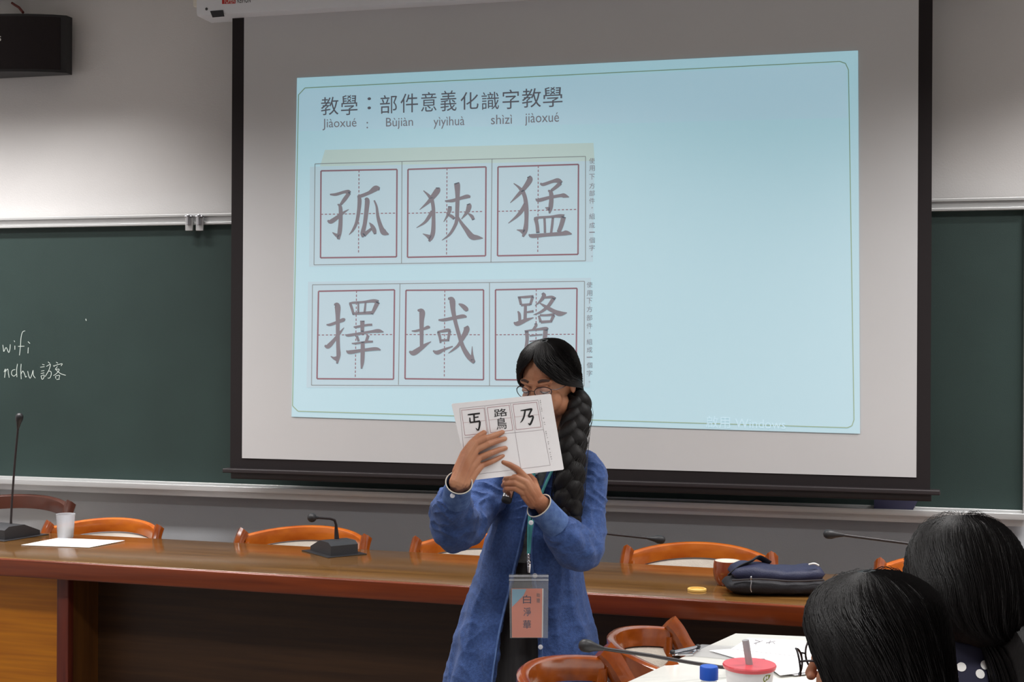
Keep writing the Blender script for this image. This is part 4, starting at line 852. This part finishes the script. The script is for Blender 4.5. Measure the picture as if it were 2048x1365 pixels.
# top and dress inside the coat
t = MB(); rings = []
for v in CT:
    if 900 < v[0] < 1118: rings.append([coat_pt(v, 2*PI*k/48, .016) for k in range(48)])
t.loft(rings); t.obj('top', M['shirt'], tr)
t = MB(); rings = []
for v in CT:
    if v[0] >= 1098: rings.append([coat_pt(v, 2*PI*k/96, .020+.02*max(0, (v[0]-1100)/400)+.004*math.sin(k/96*2*PI*16), 1) for k in range(96)])
v = CT[-1].copy(); v[0] = 1640; rings.append([coat_pt(v, 2*PI*k/96, .042+.004*math.sin(k/96*2*PI*16), 1) for k in range(96)])
t.loft(rings); t.obj('dress', M['dress'], tr)
for q in (-1, 1):
    a = base + Rh*(.08*q) + Dv*.05; b_ = base + Rh*(.068*q) - Dv*.16
    t = MB(); t.cap([a+Uz*.04, base+Rh*(.075*q)-Dv*.04+Uz*.038, b_+Uz*.03], [.042, .045, .032], 18); me = remesh(t, .005, 1); 
    for vv in me.vertices: vv.co.z = max(vv.co.z, .002)
    put('shoe', me, M['ink'], tr)
# ---------------------------------------------------------------- card she holds
ct = thing('character_card', dep(938, 962, cardD(938)), 'white printed card with three large Chinese characters, held in front of her face', 'card')
c0 = dep(903, 808, cardD(903)); c1 = dep(1102, 788, cardD(1102)); c3 = dep(938, 962, cardD(903)+.012); cn = (c1-c0).cross(c3-c0).normalized()
if cn.dot(EYEP-c0) < 0: cn = -cn
def fc(px, py, lift=0.0):
    v = ray(px, py); p0 = c0 + cn*(.0006+lift); return EYEP + v*((p0-EYEP).dot(cn)/v.dot(cn))
out = []
qs = [(903, 808), (1102, 788), (1128, 940), (938, 962)]
for i in range(4):     # rounded corners
    p = np.array(qs[i], float); a = np.array(qs[i-1], float)-p; b = np.array(qs[(i+1) % 4], float)-p; a = p+a/np.hypot(*a)*3.5; b = p+b/np.hypot(*b)*3.5
    for k in range(5): u_ = k/4; q = (1-u_)**2*a + 2*u_*(1-u_)*p + u_*u_*b; out.append(q)
P = [fc(*q) for q in out]; t = MB(); t.loft([P, [p-cn*.0012 for p in P]]); t.obj('card', M['paper'], ct, smooth=False)
k7 = lambda x, y: (900+x/7.183, 780+y/7.183)
t = MB(); n_ = 0
for c in (((165, 295), (490, 262), (535, 620), (215, 655)), ((535, 258), (850, 222), (905, 580), (583, 615)), ((905, 210), (1245, 178), (1308, 535), (950, 575))):
    for i in range(4): line(t, k7(*c[i]), k7(*c[(i+1) % 4]), .7, fc, .0005)
    m2 = lambda a, b: ((a[0]+b[0])/2, (a[1]+b[1])/2)
    line(t, k7(*m2(c[0], c[3])), k7(*m2(c[1], c[2])), .4, fc, .0004)
t.obj('character_boxes', M['c_red'], ct, smooth=False)
t = MB()
for a, b in (((140, 270), (1265, 148)), ((140, 270), (235, 1235)), ((235, 1235), (1440, 1085)), ((1265, 148), (1440, 1085)), ((205, 690), (1340, 575)), ((500, 240), (560, 680)), ((870, 200), (1020, 1140))):
    line(t, k7(*a), k7(*b), .55, fc, .0004)
t.obj('printed_rules', M['c_line'], ct, smooth=False)
for sts in ([[(255, 360, 15), (300, 355, 24), (380, 345, 24), (430, 340, 24)], [(345, 355, 24), (350, 455, 24)], [(350, 400, 15), (410, 390, 20)], [(285, 400, 15), (290, 465, 22)], [(285, 470, 24), (340, 465, 22), (430, 450, 26)], [(430, 455, 28), (425, 520, 26), (405, 580, 22), (370, 550, 8)]],
            [[(1015, 300, 12), (1090, 290, 24), (1160, 280, 28), (1170, 290, 26), (1130, 385, 24), (1190, 380, 26), (1185, 430, 26), (1150, 500, 28), (1125, 480, 8)], [(1080, 300, 24), (1065, 380, 24), (1040, 440, 20), (1010, 475, 6)]]):
    t = MB()
    for j, st in enumerate(sts): stroke(t, [(*k7(x, y), wd/7.183*.95) for x, y, wd in st], fc, 5, .0007+j*.00004)
    t.obj('brush_character', M['ink'], ct, smooth=False)
t = MB(); text(t, '路', [k7(*p) for p in ((628, 285), (812, 262), (830, 372), (636, 398))], fc, .0007); text(t, '鳥', [k7(*p) for p in ((662, 408), (800, 392), (822, 560), (672, 575))], fc, .0007); t.obj('brush_character', M['ink'], ct, smooth=False)
t = MB(); col1 = [(1297, 158), (1299, 188), (1306, 222), (1309, 252), (1314, 278), (1318, 308), (1336, 380), (1343, 408), (1354, 470), (1362, 500)]; col2 = [(1378, 603), (1381, 632), (1388, 662), (1400, 690), (1412, 750), (1415, 780), (1421, 812), (1427, 850), (1438, 905), (1443, 935), (1450, 965), (1457, 998), (1465, 1030)]
for cc in (col1, col2):
    for ch, (x, y) in zip(side, cc):
        h = 9 if ch not in '，。' else 3; hy = 2 if ch == '一' else h; text(t, ch, [k7(*p) for p in ((x-h, y-hy), (x+h, y-hy-2), (x+h, y+hy-2), (x-h, y+hy))], fc, .0006)
t.obj('side_lettering', M['c_grey'], ct, smooth=False, kind='stuff')
# ---------------------------------------------------------------- hand microphone
m0 = dep(1012, 1005, 3.515); m1 = dep(1052, 868, 3.612); mr = thing('handheld_microphone', m0, 'silver and black handheld microphone held upright behind the white card', 'microphone'); md = (m1-m0).normalized(); Lm = (m1-m0).length
t = MB(); t.tube([m0, m0+md*.003, m0+md*.011], [.0115, .0136, .0136], 24); t.obj('end_cap', M['ink'], mr)
t = MB(); t.tube([m0+md*.011, m0+md*.03, m0+md*.055], [.0138, .0138, .0134], 24); t.obj('silver_ring', M['chrome'], mr)
t = MB(); t.tube([m0+md*.055, m0+md*(Lm-.05), m0+md*(Lm-.035)], [.012, .0145, .018], 24); t.obj('handle', M['blackmetal'], mr)
t = MB(); t.ell(m1-md*.015, (.024,)*3); t.obj('grille', M['greyplastic'], mr)
# ---------------------------------------------------------------- name badge
br = thing('name_badge', T(1058, 1277, -.12), 'orange name card in a clear pouch on a teal lanyard at her waist', 'badge')
fp0 = T(1058, 1210, -.125)
def fbz(px, py, lift=0.0): v = ray(px, py); nn = Dv; p0 = fp0 - Dv*lift; return EYEP + v*((p0-EYEP).dot(nn)/v.dot(nn))
t = MB(); P = cat_rom([T(1135, 893, .0), T(1118, 918, -.062), T(1100, 950, -.075), T(1082, 992, -.085), T(1064, 1050, -.10), T(1058, 1108, -.115)], 6); t.tube(P, [(.0008, .0042)]*len(P), 8, up=tuple(Rh)); 
P = cat_rom([T(1082, 893, .0), T(1070, 930, -.065), T(1064, 985, -.085), T(1058, 1050, -.10), T(1057, 1108, -.115)], 6); t.tube(P, [(.0008, .0042)]*len(P), 8, up=tuple(Rh)); t.obj('lanyard', M['teal'], br)
t = MB(); t.tube([fbz(1057, 1108, .002), fbz(1058, 1128, .002)], .004, 10); t.ell(fbz(1058, 1124, .002), (.006,)*3)
for k in range(5): t.ell(fbz(1057.5, 1110+k*6, .003), (.0045, .0045, .003))
t.tube([fbz(1058, 1128, .002), fbz(1058, 1146, .002)], [.006, .0035], 10); t.obj('clip', M['chrome'], br)
q = [(1018, 1150), (1097, 1150), (1096, 1277), (1020, 1277)]; P = [fbz(*p, .002) for p in q]; t = MB(); t.loft([P, [p+Dv*.004 for p in P]]); t.obj('pouch', M['pouch'], br, smooth=False)
t = MB(); 
for a, b in (((1018, 1153), (1097, 1153)), ((1018, 1161), (1097, 1161))): t.tube([fbz(*a, .003), fbz(*b, .003)], .0009, 8)
t.obj('pouch_seal', M['housing'], br)
q = [(1023, 1178), (1087, 1178), (1086, 1276), (1024, 1276)]; P = [fbz(*p, .0003) for p in q]; t = MB(); t.loft([P, [p+Dv*.001 for p in P]]); cd = t.obj('name_card', M['salmon'], br, smooth=False)
t = MB(); t.add([fbz(*p, .0008) for p in ((1024, 1179), (1053, 1179), (1047, 1192), (1039, 1200), (1031, 1208), (1024, 1215))], [(0, 1, 2, 3, 4, 5)]); t.obj('corner_print', M['skyblue'], cd, smooth=False)
t = MB(); t.quad(*[fbz(*p, .0006) for p in ((1084.5, 1178), (1087, 1178), (1086, 1276), (1083.5, 1276))]); t.obj('white_border', M['white'], cd, smooth=False)
for ch, b in (('白', (1046, 1191, 1062, 1208)), ('淨', (1047, 1216, 1062, 1233)), ('華', (1046, 1241, 1062, 1258))):
    t = MB(); text(t, ch, rq(*b), fbz, .0012); t.obj('character', M['badgeink'], cd, smooth=False)
for ch, b in (('助', (1073, 1187, 1080, 1195)), ('理', (1073, 1198, 1080, 1206))):
    t = MB(); text(t, ch, rq(*b), fbz, .0012); t.obj('character', M['c_grey'], cd, smooth=False)
# ---------------------------------------------------------------- seated listeners
def simple_hand(t, wr, fwd, side):
    fwd = fwd.normalized(); side = side.normalized(); 
    for k in range(4):
        b0 = wr + side*((k-1.5)*.013); kn = wr + fwd*.085 + side*((k-1.5)*.019); ln = (.062, .072, .068, .052)[k]
        t.cap([b0, kn], [.014, .0105], 10); t.cap([kn, kn+fwd*ln*.55+Uz*.006, kn+fwd*ln], [.0088, .0078, .0064], 10)
    t.cap([wr-side*.012, wr-side*.040+fwd*.045, wr-side*.048+fwd*.085], [.014, .011, .0085], 10)
def listener(hc, head_yaw, body_dir, label, cloth, hands_at, lean=.02, hs=.95):
    bd = Vector(body_dir).normalized(); sd = bd.cross(Uz).normalized()     # sd: the sitter's right
    hp = Vector((hc.x, hc.y, 0)) - bd*(.05+lean); r = thing('person', (hp.x, hp.y, 0), label, 'person')
    f, B = frame(hc, yaw=head_yaw, pitch=math.radians(8), s=hs)
    t = MB(); head_parts(t, f, B, hs); nb = hc - Uz*.16 - bd*.03; t.cap([hc-Uz*.06-bd*.005, nb], [.048, .055], 18); hm = remesh(t, .003, 3)
    t = MB(); ch = nb - Uz*.15 - bd*.01; hipz = .54; hipc = Vector((hp.x, hp.y, hipz)); Rb = Matrix((sd, bd, Uz)).transposed()
    t.cap([nb, ch, (ch+hipc)/2, hipc], [.06, .10, .095, .12], 20); t.ell(ch+Uz*.03, (.15, .09, .11), Rb); t.ell(hipc-Uz*.02, (.165, .12, .09), Rb)
    sl = MB(); sl.ell(ch+Uz*.03, (.168, .105, .125), Rb); sl.ell((ch+hipc)/2, (.145, .115, .20), Rb); sl.ell(hipc, (.172, .13, .10), Rb); sl.cap([nb+Uz*.022, nb-Uz*.02, ch], [.064, .080, .115], 22)
    for q in (-1, 1):
        sh = nb + sd*(.155*q) - Uz*.045; el = sh + sd*(.04*q) - Uz*.24 + bd*.10; wr = hands_at[0 if q < 0 else 1]
        t.cap([nb-Uz*.02+sd*.03*q, sh], [.045, .047], 14); t.cap([sh, el], [.045, .036], 16); t.cap([el, wr], [.035, .023], 16); simple_hand(t, wr, wr-el, sd*(1 if q < 0 else -1)*-1)
        kn = hipc + sd*(.11*q) + bd*.42 - Uz*.08; ft = kn - Uz*.40 + bd*.03; ft.z = .06
        t.cap([hipc+sd*(.09*q), kn], [.08, .058], 18); t.cap([kn, ft], [.055, .038], 16); t.cap([ft-Uz*.02, ft+bd*.15-Uz*.03], [.036, .028], 14)
        sl.cap([nb-Uz*.03+sd*.03*q, sh], [.055, .058], 18); sl.cap([sh, el], [.058, .050], 18); sl.cap([el, (el*.35+wr*.65)], [.048, .038], 18)
    bm_ = remesh(t, .006, 2); put('body', join([hm, bm_], 'body'), M['skin2'], r)
    cm = remesh(sl, .007, 3, .5, lambda co, n: .004*noise.noise(co*14)); co = put('shirt', cm, cloth, r)
    tr_ = MB()
    for q in (-1, 1):
        kn = hipc + sd*(.11*q) + bd*.42 - Uz*.08; ft = kn - Uz*.40 + bd*.03; ft.z = .08
        tr_.cap([hipc+sd*(.09*q), kn], [.095, .072], 20); tr_.cap([kn, ft], [.07, .055], 18)
    put('trousers', remesh(tr_, .008, 2), M['ink'], r)
    return r, f, B, co, bd, sd
HA = dep(1741, 1312, 2.05)
ra, fa, BA, ca, bda, sda = listener(HA, math.radians(-122), (-.10, 1, 0), 'seated person with long straight black hair and glasses seen from behind, nearest the camera', M['maroon'], (Vector((-.17, 2.58, .775)), Vector((.17, 2.72, .775))))
lv = [(.134, 0, .012, .014, .016, 0, 0), (.128, 0, .012, .045, .050, 0, 0), (.112, 0, .012, .072, .082, 0, 0), (.085, 0, .014, .092, .104, R_(12), R_(10)), (.05, 0, .014, .102, .113, R_(34), R_(30)), (.01, 0, .014, .106, .114, R_(50), R_(46)), (-.03, 0, .014, .108, .112, R_(54), R_(56)),
      (-.08, 0, .018, .108, .108, R_(56), R_(60)), (-.14, 0, .022, .110, .106, R_(60), R_(60)), (-.20, 0, .026, .112, .104, R_(66), R_(60)), (-.26, 0, .028, .114, .104, R_(72), R_(60)), (-.30, 0, .028, .112, .102, R_(76), R_(62))]
t = hair_shell(fa, lv, strands=1500, sd=11, th=.02, flat=.0006, wob=.0012); fly(t, fa, 70, 12, .117, .10, .115, .012); t.obj('hair', M['hair2'], ra)
gl = MB(); lens = []
for q in (-1, 1):
    P = []
    for k in range(29):
        a = 2*PI*k/28; x = q*.036+.027*math.cos(a); P.append(fa(x, -.112+.5*max(0, abs(x)-.03), -.002+.021*math.sin(a)))
    gl.tube(P, .0017, 6, caps=False); lens.append(P)
    gl.tube(cat_rom([fa(q*.063, -.095, .004), fa(q*.070, -.07, .006), fa(q*.079, .0, .004)], 4), .0018, 6)
gl.tube([fa(-.0095, -.112, .003), fa(0, -.115, .006), fa(.0095, -.112, .003)], .0016, 6)
go = gl.obj('glasses', M['frame'], ra)
for P in lens:
    t = MB(); c = sum(P[:-1], Vector())/28; t.add([c]+P[:-1], [(0, k+1, (k+1) % 28+1) for k in range(28)]); t.obj('lens', M['lens'], go)
HBp = dep(1924, 1160, 2.55)
rb, fb_, BB, cbb, bdb, sdb = listener(HBp, math.radians(-168), (-.08, 1, 0), 'seated person with a low black ponytail and navy polka-dot top, behind the glasses wearer', M['navydot'], (Vector((.03, 3.08, .775)), Vector((.36, 3.12, .775))))
lv = [(.127, 0, .012, .014, .016, 0, 0), (.122, 0, .012, .044, .048, 0, 0), (.107, 0, .012, .074, .080, 0, 0), (.080, 0, .014, .096, .102, R_(12), R_(10)), (.045, 0, .016, .110, .116, R_(34), R_(30)), (.0, 0, .018, .118, .122, R_(52), R_(50)), (-.04, 0, .022, .120, .120, R_(58), R_(56)),
      (-.072, -.003, .028, .112, .108, R_(70), R_(66)), (-.098, -.012, .036, .096, .088, R_(84), R_(78)), (-.120, -.035, .040, .070, .066, R_(92), R_(86)), (-.136, -.055, .040, .048, .05, R_(92), R_(88))]
t = hair_shell(fb_, lv, strands=1500, sd=21, th=.016, flat=.0006, wob=.0012); fly(t, fb_, 110, 22, .112, .112, .118, .014); t.obj('hair', M['hair2'], rb)
t = MB(); P = cat_rom([np.array(v, float) for v in [(1990, 1266, 2.50, .050), (2022, 1290, 2.47, .056), (2042, 1345, 2.45, .058), (2050, 1425, 2.43, .054), (2048, 1505, 2.42, .036), (2046, 1545, 2.42, .012)]], 6)
t.tube([dep(*v[:3]) for v in P], [(v[3], v[3]*.6) for v in P], 26, up=tuple(Rh), fn=lambda u_, a_: .03*math.sin(9*a_)); rnd = random.Random(9)
for k in range(300):
    a0 = rnd.uniform(0, 2*PI); e_ = rnd.uniform(.98, 1.06); t.tube([dep(*v[:3]) + (Rh*math.cos(a0+i*.02)*v[3]*.98 + Dv*math.sin(a0+i*.02)*v[3]*.66)*e_ for i, v in enumerate(P) if i % 3 == 0], .0006, 3, caps=False)
t.obj('ponytail', M['hair2'], rb)
# polka dots printed on the cloth
from mathutils.bvhtree import BVHTree
me = cbb.data; mw = wmat(rb); bv = BVHTree.FromPolygons([mw @ v.co for v in me.vertices], [tuple(p.vertices) for p in me.polygons])
t = MB()
def dot(p, n, r_=.0085):
    x = n.orthogonal().normalized(); y = n.cross(x)
    ps_ = []
    for k in range(14):
        q_ = p + (x*math.cos(2*PI*k/14)+y*math.sin(2*PI*k/14))*r_; h_ = bv.find_nearest(q_); ps_.append(h_[0]+h_[1]*.0012)
    t.add([p+n*.0014]+ps_, [(0, k+1, (k+1) % 14+1) for k in range(14)])
pts = []
for px, py in ((1923, 1335), (1908, 1356), (1960, 1349), (1969, 1331), (1894, 1318), (1942, 1380), (1885, 1375)):
    v = ray(px, py).normalized(); h = bv.ray_cast(EYEP, v)
    if h[0] is not None and h[3] < 4: dot(h[0], h[1]); pts.append(h[0])
rnd = random.Random(31)
for p in me.polygons:
    if rnd.random() < .05:
        c = mw @ p.center
        if all((c-q).length > .036 for q in pts): dot(c, (mw.to_3x3() @ p.normal).normalized()); pts.append(c)
t.obj('polka_dots', M['white'], cbb, smooth=False, kind='stuff', label='white round dots on navy cloth')
# their chairs, backs below the frame
for hp, nm in ((ra, 'brown varnished chair under the listener with glasses, below the frame'), (rb, 'brown varnished chair under the ponytailed listener, below the frame')):
    o = copy_tree(proto); o.scale = (1, 1, 1); o.location = (hp.location.x, hp.location.y+.03, 0); o.rotation_euler = (0, 0, PI+.1); o['label'] = nm; o['group'] = 'brown varnished chairs at the cream table'
# fine print too small to take apart stays joined
for o in bpy.data.objects:
    if o.parent and o.type == 'MESH' and o.name.split('.')[0] in ('side_lettering', 'chalk_writing', 'table_rules', 'printed_rules', 'character_boxes', 'slide_outline', 'brush_lettering', 'label_lettering', 'maker_lettering'):
        o['kind'] = 'stuff'
